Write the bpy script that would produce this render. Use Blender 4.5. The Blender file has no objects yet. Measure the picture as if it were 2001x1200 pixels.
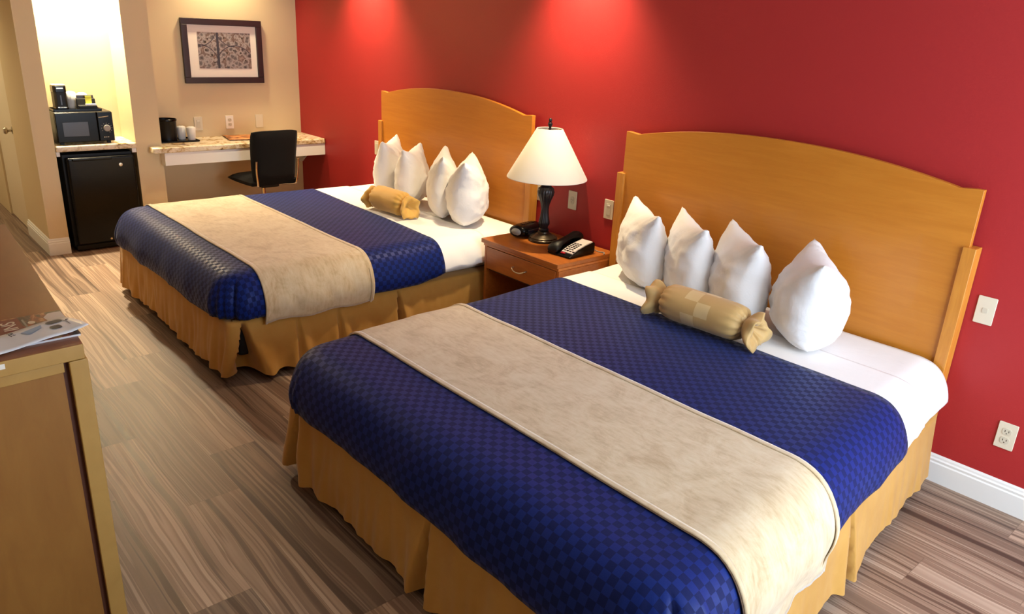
import bpy, bmesh, math, random
from mathutils import Vector, Matrix, noise
C = bpy.context.scene.collection
PI = math.pi
R = math.radians
random.seed(7)

# ------------------------------------------------------------------ helpers
def s2l(c):
    out = []
    for v in c[:3]:
        v = v / 255.0
        out.append(v / 12.92 if v <= 0.04045 else ((v + 0.055) / 1.055) ** 2.4)
    return (out[0], out[1], out[2], 1.0)

def newmat(name, col=(200, 200, 200), rough=0.5, spec=0.5, metal=0.0, sheen=0.0, coat=0.0, emit=None, estr=0.0, sub=0.0):
    m = bpy.data.materials.new(name); m.use_nodes = True
    b = m.node_tree.nodes['Principled BSDF']
    b.inputs['Base Color'].default_value = s2l(col)
    b.inputs['Roughness'].default_value = rough
    b.inputs['Specular IOR Level'].default_value = spec
    b.inputs['Metallic'].default_value = metal
    b.inputs['Sheen Weight'].default_value = sheen
    b.inputs['Coat Weight'].default_value = coat
    if emit:
        b.inputs['Emission Color'].default_value = s2l(emit)
        b.inputs['Emission Strength'].default_value = estr
    return m

class NT:
    """tiny node helper"""
    def __init__(s, m):
        s.m = m; s.t = m.node_tree; s.b = s.t.nodes['Principled BSDF']
    def n(s, typ, **kw):
        nd = s.t.nodes.new(typ)
        for k, v in kw.items():
            if k.startswith('i_'):
                key = k[2:]
                key = int(key) if key.isdigit() else key.replace('_', ' ')
                nd.inputs[key].default_value = v
            else:
                setattr(nd, k, v)
        return nd
    def l(s, a, b): s.t.links.new(a, b)
    def math(s, op, a, b=None, c=None):
        nd = s.t.nodes.new('ShaderNodeMath'); nd.operation = op
        for i, v in enumerate((a, b, c)):
            if v is None: continue
            if hasattr(v, 'links'): s.l(v, nd.inputs[i])
            else: nd.inputs[i].default_value = v
        return nd.outputs[0]
    def coord(s, kind='Object', scale=(1, 1, 1), rot=(0, 0, 0), loc=(0, 0, 0)):
        tc = s.n('ShaderNodeTexCoord'); mp = s.n('ShaderNodeMapping')
        mp.inputs['Scale'].default_value = scale; mp.inputs['Rotation'].default_value = rot; mp.inputs['Location'].default_value = loc
        s.l(tc.outputs[kind], mp.inputs['Vector']); return mp.outputs[0]
    def noise(s, vec, scale=5, detail=4, rough=0.5, dist=0.0):
        nd = s.n('ShaderNodeTexNoise'); nd.inputs['Scale'].default_value = scale
        nd.inputs['Detail'].default_value = detail; nd.inputs['Roughness'].default_value = rough
        nd.inputs['Distortion'].default_value = dist
        s.l(vec, nd.inputs['Vector']); return nd.outputs['Fac']
    def ramp(s, fac, stops, interp='LINEAR'):
        nd = s.n('ShaderNodeValToRGB'); cr = nd.color_ramp; cr.interpolation = interp
        while len(cr.elements) < len(stops): cr.elements.new(0.5)
        for e, (p, c) in zip(cr.elements, stops):
            e.position = p; e.color = s2l(c)
        s.l(fac, nd.inputs[0]); return nd.outputs[0]
    def mix(s, fac, a, b, mode='MIX'):
        nd = s.n('ShaderNodeMix', data_type='RGBA', blend_type=mode)
        for k, v in ((0, fac), (6, a), (7, b)):
            if hasattr(v, 'links'): s.l(v, nd.inputs[k])
            else: nd.inputs[k].default_value = v
        return nd.outputs[2]
    def bump(s, h, strength=0.2, dist=0.01):
        nd = s.n('ShaderNodeBump'); nd.inputs['Strength'].default_value = strength; nd.inputs['Distance'].default_value = dist
        s.l(h, nd.inputs['Height']); s.l(nd.outputs[0], s.b.inputs['Normal'])
    def base(s, c): s.l(c, s.b.inputs['Base Color'])
    def rough(s, c): s.l(c, s.b.inputs['Roughness'])

def wood(name, c1, c2, rough=0.38, scale=(2, 30, 2), coat=0.15, kind='Object'):
    m = newmat(name, c1, rough, coat=coat); t = NT(m)
    v = t.coord(kind, scale)
    f = t.noise(v, 3, 6, 0.6, 0.6)
    t.base(t.ramp(f, [(0.3, c2), (0.7, c1)]))
    v2 = t.coord(kind, tuple(a * 4 for a in scale))
    t.bump(t.noise(v2, 6, 3), 0.05, 0.002)
    return m

def paint(name, col, rough=0.55, bump=0.25, spec=0.35):
    m = newmat(name, col, rough, spec=spec); t = NT(m)
    v = t.coord('Object')
    t.bump(t.noise(v, 160, 3, 0.6), bump, 0.002)
    return m

def fabric(name, col, col2=None, rough=0.85, sheen=0.3, scale=60, bump=0.15):
    m = newmat(name, col, rough, spec=0.2, sheen=sheen); t = NT(m)
    v = t.coord('Object')
    if col2:
        t.base(t.ramp(t.noise(v, 6, 5, 0.6), [(0.35, col2), (0.65, col)]))
    t.bump(t.noise(v, scale, 4, 0.6, 0.6), bump, 0.006 if scale < 30 else 0.004)
    return m

def place(o, parent):
    C.objects.link(o)
    if parent: o.parent = parent
    return o

def obj(name, bm, mat, parent=None, smooth=False, loc=None, rot=None, angle=None, bevel=0.0, segs=2):
    bmesh.ops.recalc_face_normals(bm, faces=bm.faces)
    me = bpy.data.meshes.new(name); bm.to_mesh(me); bm.free()
    if isinstance(mat, (list, tuple)):
        for mm in mat: me.materials.append(mm)
    else: me.materials.append(mat)
    o = bpy.data.objects.new(name, me); place(o, parent)
    if smooth:
        for f in me.polygons: f.use_smooth = True
        if angle is not None:
            me.set_sharp_from_angle(angle=R(angle))
    if bevel > 0:
        bv = o.modifiers.new('Bevel', 'BEVEL'); bv.width = bevel; bv.segments = segs; bv.limit_method = 'ANGLE'; bv.angle_limit = R(40)
        for f in me.polygons: f.use_smooth = True
        wn = o.modifiers.new('WN', 'WEIGHTED_NORMAL'); wn.keep_sharp = False
    if loc: o.location = loc
    if rot: o.rotation_euler = rot
    return o

def thing(name, label, cat, loc=(0, 0, 0), rotz=0, group=None):
    o = bpy.data.objects.new(name, None); C.objects.link(o)
    o.empty_display_size = 0.05
    o.location = loc; o.rotation_euler = (0, 0, rotz); o['label'] = label; o['category'] = cat
    if group: o['group'] = group
    return o

def tag(o, label, cat, group=None):
    o['label'] = label; o['category'] = cat
    if group: o['group'] = group
    return o

def struct(o):
    o['kind'] = 'structure'; return o

def box(bm, x0, x1, y0, y1, z0, z1, mi=0):
    vs = [bm.verts.new(p) for p in ((x0, y0, z0), (x1, y0, z0), (x1, y1, z0), (x0, y1, z0), (x0, y0, z1), (x1, y0, z1), (x1, y1, z1), (x0, y1, z1))]
    for f in ((0, 3, 2, 1), (4, 5, 6, 7), (0, 1, 5, 4), (1, 2, 6, 5), (2, 3, 7, 6), (3, 0, 4, 7)):
        ff = bm.faces.new([vs[i] for i in f]); ff.material_index = mi
    return vs

def mkbox(name, x0, x1, y0, y1, z0, z1, mat, parent=None, bevel=0.0, segs=2):
    bm = bmesh.new(); box(bm, x0, x1, y0, y1, z0, z1)
    return obj(name, bm, mat, parent, bevel=bevel, segs=segs)

def lathe(bm, prof, n=40, cx=0, cy=0, flute=None):
    """prof list of (r,z)"""
    rings = []
    for (r, z) in prof:
        ring = []
        for i in range(n):
            a = 2 * PI * i / n
            rr = r
            if flute: rr = r * (1 + flute(z, a))
            ring.append(bm.verts.new((cx + rr * math.cos(a), cy + rr * math.sin(a), z)))
        rings.append(ring)
    for a, b in zip(rings[:-1], rings[1:]):
        for i in range(n):
            j = (i + 1) % n
            bm.faces.new((a[i], a[j], b[j], b[i]))
    return rings

def cap(bm, ring, flip=False):
    try: bm.faces.new(ring[::-1] if flip else ring)
    except ValueError: pass

def mklathe(name, prof, mat, parent=None, n=40, loc=None, rot=None, caps=True, flute=None, angle=40):
    bm = bmesh.new(); rr = lathe(bm, prof, n, flute=flute)
    if caps:
        cap(bm, rr[0], True); cap(bm, rr[-1])
    return obj(name, bm, mat, parent, smooth=True, angle=angle, loc=loc, rot=rot)

def tube(bm, pts, r, n=10, closed=False):
    pts = [Vector(p) for p in pts]; rings = []
    up = Vector((0, 0, 1)); prev = None
    for i, p in enumerate(pts):
        t = (pts[min(i + 1, len(pts) - 1)] - pts[max(i - 1, 0)]).normalized()
        if prev is None:
            a = t.cross(up)
            if a.length < 1e-3: a = t.cross(Vector((1, 0, 0)))
            a.normalize()
        else:
            a = (prev - t * prev.dot(t)).normalized()
        prev = a; b = t.cross(a)
        rad = r[i] if isinstance(r, (list, tuple)) else r
        rings.append([bm.verts.new(p + (a * math.cos(2 * PI * k / n) + b * math.sin(2 * PI * k / n)) * rad) for k in range(n)])
    for x, y in zip(rings[:-1], rings[1:]):
        for i in range(n):
            j = (i + 1) % n; bm.faces.new((x[i], x[j], y[j], y[i]))
    cap(bm, rings[0], True); cap(bm, rings[-1])

def mktube(name, pts, r, mat, parent=None, n=10):
    bm = bmesh.new(); tube(bm, pts, r, n); return obj(name, bm, mat, parent, smooth=True, angle=50)

def spline(pts, k=8):
    P = [Vector(p) for p in pts]; out = []
    for i in range(len(P) - 1):
        p0 = P[max(i - 1, 0)]; p1 = P[i]; p2 = P[i + 1]; p3 = P[min(i + 2, len(P) - 1)]
        for s in range(k):
            t = s / k
            out.append(0.5 * ((2 * p1) + (-p0 + p2) * t + (2 * p0 - 5 * p1 + 4 * p2 - p3) * t * t + (-p0 + 3 * p1 - 3 * p2 + p3) * t ** 3))
    out.append(P[-1]); return out

def prism(bm, poly, axis, a0, a1):
    """poly of 2D points extruded along axis (0,1,2)"""
    def mk(p, a):
        if axis == 0: return (a, p[0], p[1])
        if axis == 1: return (p[0], a, p[1])
        return (p[0], p[1], a)
    A = [bm.verts.new(mk(p, a0)) for p in poly]; B = [bm.verts.new(mk(p, a1)) for p in poly]
    n = len(poly)
    bm.faces.new(A[::-1]); bm.faces.new(B)
    for i in range(n):
        j = (i + 1) % n; bm.faces.new((A[i], A[j], B[j], B[i]))

def rrect(x0, x1, y0, y1, r, k=5):
    pts = []
    for (cx, cy, a0) in ((x1 - r, y1 - r, 0), (x0 + r, y1 - r, 90), (x0 + r, y0 + r, 180), (x1 - r, y0 + r, 270)):
        for i in range(k + 1):
            a = R(a0 + 90 * i / k); pts.append((cx + r * math.cos(a), cy + r * math.sin(a)))
    return pts

def text(name, body, size, mat, parent, loc, rot, ext=0.0004):
    cu = bpy.data.curves.new(name, 'FONT'); cu.body = body; cu.size = size; cu.extrude = ext
    cu.align_x = 'CENTER'; cu.align_y = 'CENTER'
    tmp = bpy.data.objects.new(name, cu); C.objects.link(tmp)
    bpy.context.view_layer.update()
    me = bpy.data.meshes.new_from_object(tmp.evaluated_get(bpy.context.evaluated_depsgraph_get()))
    bpy.data.objects.remove(tmp); me.materials.clear(); me.materials.append(mat)
    o = bpy.data.objects.new(name, me); place(o, parent); o.location = loc; o.rotation_euler = rot
    return o

# ------------------------------------------------------------------ materials
M = {}
M['red'] = paint('red_wall_paint', (164, 40, 42), 0.5, 0.3)
M['beige'] = paint('beige_wall_paint', (210, 192, 156), 0.6, 0.25)
M['ceil'] = paint('ceiling_paint', (235, 232, 224), 0.8, 0.2)
M['trim'] = paint('trim_paint', (226, 226, 224), 0.35, 0.05)
M['door'] = paint('door_paint', (222, 208, 180), 0.4, 0.05)
M['white_door'] = paint('white_door_paint', (230, 228, 220), 0.4, 0.05)
M['maple'] = wood('maple_veneer', (198, 126, 40), (188, 115, 32), 0.4, (1.2, 14, 14), coat=0.1)
M['maple_edge'] = wood('maple_edge', (206, 138, 52), (188, 118, 40), 0.4, (20, 20, 2))
M['cherry'] = wood('nightstand_wood', (172, 98, 36), (150, 82, 28), 0.36, (2, 14, 14))
M['cherry_edge'] = wood('nightstand_edge', (196, 120, 52), (176, 102, 44), 0.38, (2, 16, 16))
M['dark_in'] = newmat('nightstand_inside', (60, 34, 18), 0.6)
M['dres_top'] = wood('dresser_laminate', (132, 76, 34), (124, 70, 30), 0.4, (3, 10, 3), coat=0.05)
M['dres_side'] = wood('dresser_side', (152, 104, 42), (142, 94, 36), 0.5, (6, 6, 1.5), coat=0.05)
M['dres_edge'] = wood('dresser_edge', (184, 144, 76), (174, 134, 68), 0.45, (3, 3, 3), coat=0.05)
M['dres_gap'] = newmat('dresser_groove', (80, 38, 16), 0.6)
M['black_pl'] = newmat('black_plastic', (6, 6, 7), 0.25, spec=0.22)
M['black_mt'] = newmat('black_matte_plastic', (12, 12, 13), 0.5, spec=0.3)
M['black_gl'] = newmat('black_glass', (22, 24, 32), 0.12, spec=0.6)
M['grey_win'] = newmat('oven_window_mesh', (62, 62, 70), 0.3)
M['grey_pl'] = newmat('grey_plastic', (150, 148, 140), 0.45)
M['silver_pl'] = newmat('silver_keypad_plastic', (196, 186, 184), 0.4)
M['chrome'] = newmat('chrome', (210, 205, 195), 0.18, metal=1.0)
M['nickel'] = newmat('brushed_nickel', (190, 180, 160), 0.32, metal=1.0)
M['bronze'] = newmat('oiled_bronze', (34, 32, 36), 0.35, metal=0.35, spec=0.6)
M['bronze2'] = newmat('worn_bronze_base', (70, 60, 48), 0.32, metal=0.7)
M['shade'] = newmat('lamp_shade_linen', (226, 218, 204), 0.8, sheen=0.2)
M['shade'].node_tree.nodes['Principled BSDF'].inputs['Transmission Weight'].default_value = 0.0
M['plate'] = newmat('ivory_plate', (214, 204, 182), 0.4)
M['plate_in'] = newmat('ivory_insert', (200, 192, 172), 0.35)
M['slot'] = newmat('socket_slot', (60, 50, 40), 0.6)
M['plate_w'] = newmat('white_plate', (236, 232, 222), 0.4)
M['linen'] = fabric('white_linen', (238, 236, 234), None, 0.75, 0.15, 14, 0.25)
M['pillow'] = fabric('pillow_cotton', (234, 232, 232), None, 0.7, 0.2, 16, 0.55)
M['skirt'] = fabric('gold_skirt_cloth', (188, 142, 70), (180, 132, 60), 0.75, 0.2, 200, 0.1)
M['skirt_in'] = newmat('bed_base_black', (14, 12, 11), 0.8)
M['chairf'] = fabric('black_upholstery', (9, 9, 10), None, 0.8, 0.03, 120, 0.1)
M['paper'] = newmat('glossy_paper', (222, 226, 232), 0.35)
M['ink'] = newmat('dark_ink', (50, 56, 70), 0.5)
M['ink2'] = newmat('cream_ink', (214, 200, 176), 0.5)
M['redk'] = newmat('red_key', (170, 20, 40), 0.4)
M['frame'] = newmat('dark_espresso_frame', (44, 26, 24), 0.35)
M['mat'] = newmat('picture_mat_board', (238, 232, 222), 0.8)
M['cup'] = newmat('wrapped_cup_plastic', (226, 224, 220), 0.3)
M['bucket'] = newmat('black_leatherette', (10, 10, 11), 0.38, spec=0.3)
M['emit'] = newmat('lit_diffuser', (255, 240, 210), 0.5, emit=(255, 225, 180), estr=6.0)

# velvet runner
m = newmat('beige_velvet', (196, 172, 132), 0.8, spec=0.25, sheen=0.5); t = NT(m)
v = t.coord('UV'); f = t.noise(v, 9, 7, 0.68, 0.8); f2 = t.noise(t.coord('UV', (2, 7, 1)), 9, 4, 0.6)
fm = t.math('MULTIPLY_ADD', f2, 0.35, t.math('MULTIPLY', f, 0.65))
t.base(t.ramp(fm, [(0.36, (178, 152, 112)), (0.5, (200, 178, 142)), (0.62, (208, 190, 158))]))
t.bump(fm, 0.25, 0.004)
M['runner'] = m
# bolster cloth with squares
m = newmat('gold_bolster_cloth', (206, 168, 104), 0.6, spec=0.4, sheen=0.2); t = NT(m)
ch = t.n('ShaderNodeTexChecker'); ch.inputs['Scale'].default_value = 1.0
t.l(t.coord('UV', (15, 15, 1)), ch.inputs['Vector'])
ch2 = t.n('ShaderNodeTexChecker'); ch2.inputs['Scale'].default_value = 1.0
t.l(t.coord('UV', (7.5, 15, 1), loc=(0, 0, 0)), ch2.inputs['Vector'])
k = t.math('MULTIPLY', ch.outputs['Fac'], ch2.outputs['Fac'])
t.base(t.mix(k, s2l((190, 154, 96)), s2l((208, 180, 128))))
t.bump(t.noise(t.coord('Object'), 30, 3), 0.2, 0.004)
M['bolster'] = m
m = newmat('plain_gold_bolster_cloth', (204, 158, 74), 0.6, spec=0.4, sheen=0.2); t = NT(m)
t.bump(t.noise(t.coord('Object'), 30, 3), 0.2, 0.004)
M['bolster_plain'] = m
# navy damask checks
m = newmat('navy_check_damask', (26, 36, 104), 0.5, spec=0.16, sheen=0.05); t = NT(m)
uv = t.coord('UV', (41, 41, 1))
ch = t.n('ShaderNodeTexChecker'); ch.inputs['Scale'].default_value = 1.0; t.l(uv, ch.inputs['Vector'])
t.base(t.mix(ch.outputs['Fac'], s2l((2, 19, 74)), s2l((3, 32, 104))))
t.rough(t.math('MULTIPLY_ADD', ch.outputs['Fac'], -0.22, 0.70))
h = t.math('ADD', t.math('MULTIPLY', ch.outputs['Fac'], 0.3), t.noise(t.coord('UV'), 220, 2))
t.bump(h, 0.12, 0.002)
M['navy'] = m
# granite
m = newmat('granite_laminate', (226, 206, 170), 0.25); t = NT(m); v = t.coord('Object')
f = t.noise(v, 9, 8, 0.7, 1.2)
c = t.ramp(f, [(0.30, (60, 44, 30)), (0.37, (140, 108, 64)), (0.43, (206, 182, 136)), (0.52, (240, 230, 206)), (0.66, (228, 214, 186)), (0.74, (186, 160, 118))])
f3 = t.noise(v, 60, 3, 0.6)
t.base(t.mix(t.math('MULTIPLY', f3, 0.4), c, s2l((140, 104, 70)), 'MULTIPLY'))
M['granite'] = m
# floor: wood-look porcelain planks running along the red wall
m = newmat('striped_wood_plank_tile', (160, 135, 110), 0.4, spec=0.5); t = NT(m)
tc = t.n('ShaderNodeTexCoord'); sp = t.n('ShaderNodeSeparateXYZ'); t.l(tc.outputs['Object'], sp.inputs[0])
PW, PL = 0.2, 1.22
row = t.math('FLOOR', t.math('DIVIDE', sp.outputs[1], PW))
wn = t.n('ShaderNodeTexWhiteNoise', noise_dimensions='1D'); t.l(row, wn.inputs['W'])
xs = t.math('ADD', sp.outputs[0], t.math('MULTIPLY', wn.outputs['Value'], PL))
col_ = t.math('FLOOR', t.math('DIVIDE', xs, PL))
wid = t.n('ShaderNodeTexWhiteNoise', noise_dimensions='2D')
cb = t.n('ShaderNodeCombineXYZ'); t.l(row, cb.inputs[0]); t.l(col_, cb.inputs[1]); t.l(cb.outputs[0], wid.inputs['Vector'])
# stripes
cv = t.n('ShaderNodeCombineXYZ')
t.l(t.math('MULTIPLY', sp.outputs[0], 0.2), cv.inputs[0])
wob = t.noise(t.coord('Object', (0.9, 3.0, 1)), 1.6, 2, 0.5)
t.l(t.math('ADD', t.math('MULTIPLY', sp.outputs[1], 15.0), t.math('MULTIPLY', wob, 0.8)), cv.inputs[1])
t.l(t.math('MULTIPLY', wid.outputs['Value'], 37.0), cv.inputs[2])
f = t.noise(cv.outputs[0], 1.4, 2.4, 0.55, 0.05)
c = t.ramp(f, [(0.28, (96, 74, 62)), (0.385, (122, 98, 82)), (0.40, (164, 138, 118)), (0.47, (146, 120, 102)), (0.482, (192, 166, 144)), (0.54, (168, 142, 122)), (0.552, (150, 124, 106)), (0.59, (160, 134, 114)), (0.605, (208, 184, 162)), (0.72, (182, 156, 136))])
tint = t.ramp(wid.outputs['Value'], [(0.0, (176, 172, 170)), (0.5, (210, 206, 202)), (1.0, (244, 240, 236))])
c = t.mix(1.0, c, tint, 'MULTIPLY')
fy = t.math('FRACT', t.math('DIVIDE', sp.outputs[1], PW)); fx = t.math('FRACT', t.math('DIVIDE', xs, PL))
ey = t.math('LESS_THAN', t.math('MINIMUM', fy, t.math('SUBTRACT', 1.0, fy)), 0.0075)
ex = t.math('LESS_THAN', t.math('MINIMUM', fx, t.math('SUBTRACT', 1.0, fx)), 0.0013)
gr = t.math('MAXIMUM', ey, ex)
t.base(t.mix(t.math('MULTIPLY', gr, 0.55), c, s2l((104, 84, 68))))
t.rough(t.math('MULTIPLY_ADD', f, 0.15, 0.42))
t.bump(t.math('SUBTRACT', 1.0, gr), 0.3, 0.001)
M['floor'] = m
# print in the picture
m = newmat('stone_tracery_print', (120, 110, 105), 0.5); t = NT(m); v = t.coord('Object')
vo = t.n('ShaderNodeTexVoronoi'); vo.inputs['Scale'].default_value = 22; t.l(v, vo.inputs['Vector'])
f = t.math('ADD', t.math('MULTIPLY', vo.outputs['Distance'], 0.6), t.math('MULTIPLY', t.noise(v, 22, 5, 0.7, 2.0), 0.6))
t.base(t.ramp(f, [(0.3, (48, 42, 42)), (0.48, (112, 104, 104)), (0.6, (168, 160, 158)), (0.72, (96, 74, 66)), (0.85, (150, 132, 124))]))
M['print'] = m
# magazine cover
m = newmat('magazine_cover_print', (96, 74, 62), 0.3); t = NT(m)
f = t.noise(t.coord('Object', (9, 22, 1)), 1.5, 3, 0.6, 0.6)
t.base(t.ramp(f, [(0.35, (60, 50, 44)), (0.48, (98, 78, 66)), (0.56, (150, 84, 60)), (0.66, (200, 160, 112))]))
M['mag'] = m
m = newmat('folder_cover', (180, 110, 60), 0.4); t = NT(m)
f = t.noise(t.coord('Object', (10, 10, 1)), 1.5, 3, 0.6, 0.6)
t.base(t.ramp(f, [(0.35, (96, 60, 40)), (0.5, (190, 120, 66)), (0.65, (214, 160, 100))]))
M['folder'] = m

# ------------------------------------------------------------------ room shell
XF, XN, YF, YB, ZC = -4.023, 3.45, -3.85, 0.0, 2.46
XE = -6.4
struct(mkbox('floor', XE - .1, XN + .1, YF - .1, 0.1, -0.06, 0.0, M['floor']))
struct(mkbox('ceiling', XE - .1, XN + .1, YF - .1, 0.1, ZC, ZC + 0.08, M['ceil']))
struct(mkbox('wall_back', XF - 0.12, XN + .1, 0.0, 0.1, 0.0, ZC, M['red']))
struct(mkbox('wall_far', XF - 0.12, XF, -2.134, 0.0, 0.0, ZC, M['beige']))
struct(mkbox('wall_front', XE - .1, XN + .1, YF - 0.1, YF, 0.0, ZC, M['beige']))
struct(mkbox('wall_end', XE - 0.1, XE, YF, -2.134, 0.0, ZC, M['beige']))
# divider column between the two alcoves
struct(mkbox('wall_divider', XF, -3.661, -1.575, -1.383, 0.0, ZC, M['beige']))
# corridor wall with a door opening
bm = bmesh.new()
box(bm, -4.42, -3.661, -2.264, -2.134, 0, ZC)
box(bm, XE, -5.22, -2.264, -2.134, 0, ZC)
box(bm, -5.22, -4.42, -2.264, -2.134, 2.04, ZC)
struct(obj('wall_corridor', bm, M['beige']))
# near wall with window opening (behind the camera)
bm = bmesh.new()
box(bm, XN, XN + 0.1, YF, -1.95, 0, ZC); box(bm, XN, XN + 0.1, -0.15, 0, 0, ZC)
box(bm, XN, XN + 0.1, -1.95, -0.15, 0, 0.35); box(bm, XN, XN + 0.1, -1.95, -0.15, 2.2, ZC)
struct(obj('wall_near', bm, M['beige']))
bm = bmesh.new()
for (a, b, c, d) in ((-1.95, -0.15, 0.35, 0.41), (-1.95, -0.15, 2.14, 2.2), (-1.95, -1.89, 0.41, 2.14), (-0.21, -0.15, 0.41, 2.14), (-1.07, -1.03, 0.41, 2.14)):
    box(bm, XN + 0.02, XN + 0.08, a, b, c, d)
struct(obj('window_1', bm, M['trim']))

# baseboards: moulded profile
def base_prof(): return [(0, 0), (0.016, 0), (0.016, 0.088), (0.012, 0.094), (0.013, 0.104), (0.008, 0.110), (0.007, 0.118), (0.003, 0.126), (0, 0.126)]
def baseboard(name, p0, p1, nrm):
    p0 = Vector((p0[0], p0[1], 0)); p1 = Vector((p1[0], p1[1], 0)); nv = Vector((nrm[0], nrm[1], 0))
    bm = bmesh.new(); pr = base_prof()
    A = [bm.verts.new(p0 + nv * d + Vector((0, 0, z))) for d, z in pr]
    B = [bm.verts.new(p1 + nv * d + Vector((0, 0, z))) for d, z in pr]
    bm.faces.new(A[::-1]); bm.faces.new(B)
    for i in range(len(pr)):
        j = (i + 1) % len(pr); bm.faces.new((A[i], A[j], B[j], B[i]))
    return struct(obj(name, bm, M['trim']))
baseboard('baseboard_back', (XF, 0), (XN, 0), (0, -1))
baseboard('baseboard_corridor', (-4.40, -2.264), (-3.6615, -2.264), (0, -1))
baseboard('baseboard_column', (-3.661, -2.280), (-3.661, -2.134), (1, 0))
baseboard('baseboard_divider', (-3.661, -1.575), (-3.661, -1.383), (1, 0))
baseboard('baseboard_far', (XF, -1.383), (XF, 0), (1, 0))
baseboard('baseboard_front', (XE, YF), (XN, YF), (0, 1))

# corridor doors
d1 = struct(mkbox('door_1', -5.215, -4.425, -2.25, -2.21, 0.006, 2.035, M['door'], bevel=0.003))
kn = mklathe('door_knob', [(0.028, 0), (0.03, 0.006), (0.012, 0.012), (0.011, 0.032), (0.024, 0.04), (0.029, 0.052), (0.022, 0.064), (0.001, 0.067)], M['nickel'], d1, 24, loc=(-4.50, -2.25, 0.83), rot=(R(90), 0, 0))
d2 = struct(mkbox('door_2', XE, XE + 0.04, -3.2, -2.36, 0.006, 2.04, M['white_door'], bevel=0.004))
mklathe('door_knob', [(0.028, 0), (0.03, 0.006), (0.012, 0.012), (0.011, 0.032), (0.024, 0.04), (0.029, 0.052), (0.022, 0.064), (0.001, 0.067)], M['nickel'], d2, 24, loc=(XE + 0.04, -3.12, 0.93), rot=(0, R(90), 0))

# ------------------------------------------------------------------ lights
def recessed(x, y, z, energy, label, size=R(95), col=(1, 0.72, 0.42), blend=0.7, tx=0, ty=0, rad=0.05):
    t = thing('recessed_light', label, 'ceiling light', (x, y, z), group=None)
    bm = bmesh.new(); rr = lathe(bm, [(0.062, -0.001), (0.085, -0.001), (0.087, -0.006), (0.06, -0.008), (0.056, -0.002)], 36)
    obj('trim_ring', bm, M['trim'], t, smooth=True, angle=40)
    bm = bmesh.new(); rr = lathe(bm, [(0.056, -0.002), (0.0005, -0.002)], 36); obj('diffuser', bm, M['emit'], t)
    l = bpy.data.lights.new('downlight_lamp', 'SPOT'); l.energy = energy; l.spot_size = size; l.spot_blend = blend
    l.color = col; l.shadow_soft_size = rad
    lo = bpy.data.objects.new('downlight_lamp', l); C.objects.link(lo); lo.parent = t; lo.location = (0, 0, -0.03)
    lo.rotation_euler = (tx, ty, 0)
    return t
WARM = (1.0, 0.80, 0.48)
recessed(-2.74, -0.20, ZC, 240, 'recessed downlight in the ceiling above the headboard by the desk', R(100), WARM, 1.0)
recessed(-0.42, -0.20, ZC, 240, 'recessed downlight in the ceiling above the nightstand', R(100), WARM, 1.0)
recessed(-3.82, -0.68, ZC, 90, 'recessed downlight in the ceiling above the framed picture', R(120), WARM, 1.0)
recessed(-3.83, -1.85, ZC, 550, 'recessed downlight in the alcove above the microwave', R(150), (1.0, 0.86, 0.58), 1.0)
recessed(-3.2, -3.0, ZC, 26, 'recessed downlight in the ceiling before the corridor', R(120), WARM, 1.0)
recessed(-5.0, -3.0, ZC, 120, 'recessed downlight in the corridor ceiling', R(140), WARM, 1.0)

def area(name, loc, rot, sx, sy, e, col):
    l = bpy.data.lights.new(name, 'AREA'); l.shape = 'RECTANGLE'; l.size = sx; l.size_y = sy; l.energy = e; l.color = col
    o = bpy.data.objects.new(name, l); C.objects.link(o); o.location = loc; o.rotation_euler = rot; return o
area('window_daylight', (XN + 0.09, -1.05, 1.28), (0, R(90), 0), 1.8, 1.75, 135, (0.74, 0.87, 1.0))

w = bpy.data.worlds.new('world'); bpy.context.scene.world = w; w.use_nodes = True
w.node_tree.nodes['Background'].inputs[0].default_value = (0.55, 0.75, 1.0, 1); w.node_tree.nodes['Background'].inputs[1].default_value = 0.4

# ------------------------------------------------------------------ beds
BW, BL, RC = 1.79, 2.05, 0.14           # mattress width, length (from wall), inset of the flat top
TOP = 0.57
PROF = [(0, TOP), (0.05, TOP - .001), (0.10, TOP - .014), (0.14, TOP - .044), (0.168, TOP - .09), (0.184, TOP - .14), (0.186, TOP - .18), (0.178, TOP - .22), (0.168, TOP - .26), (0.164, TOP - .33), (0.164, TOP - .40)]
_sp = [Vector((a, b, 0)) for a, b in PROF]; _sp = spline(_sp, 6)
_arc = [0.0]
for a, b in zip(_sp[:-1], _sp[1:]): _arc.append(_arc[-1] + (b - a).length)
def prof(d, off=0.0):
    if d <= 0: return (d, TOP + off)
    d = min(d, _arc[-1] - 1e-6); i = 0
    while _arc[i + 1] < d: i += 1
    f = (d - _arc[i]) / (_arc[i + 1] - _arc[i])
    p = _sp[i].lerp(_sp[i + 1], f); t_ = (_sp[min(i + 2, len(_sp) - 1)] - _sp[max(i - 1, 0)]).normalized()
    return (p.x + (-t_.y) * off, p.y + t_.x * off)
AX = BW / 2 - RC; YFT = -(BL - RC)

def cloth_disp(x, y, seed, d):
    a = noise.noise(Vector((x * 2.2, y * 2.2, seed))) * 0.005 + noise.noise(Vector((x * 6, y * 6, seed + 5))) * 0.0018
    return a

def drape_pt(x, y, nx, ny, d, off, seed, side_wave=0.0):
    """(x,y) base point on the inset outline, outward (nx,ny), arc distance d"""
    dd = cloth_disp(x + nx * d, y + ny * d, seed, d)
    if d > 0.1:
        s = x * abs(ny) + y * abs(nx)
        k = min(1, (d - 0.1) / 0.2)
        dd += side_wave * k * (noise.noise(Vector((s * 5, seed, d * 2))) * 1.0 + 0.5 * noise.noise(Vector((s * 12, seed + 3, d * 5))))
    r, z = prof(d, off + dd)
    return Vector((x + nx * r, y + ny * r, z))

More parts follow.
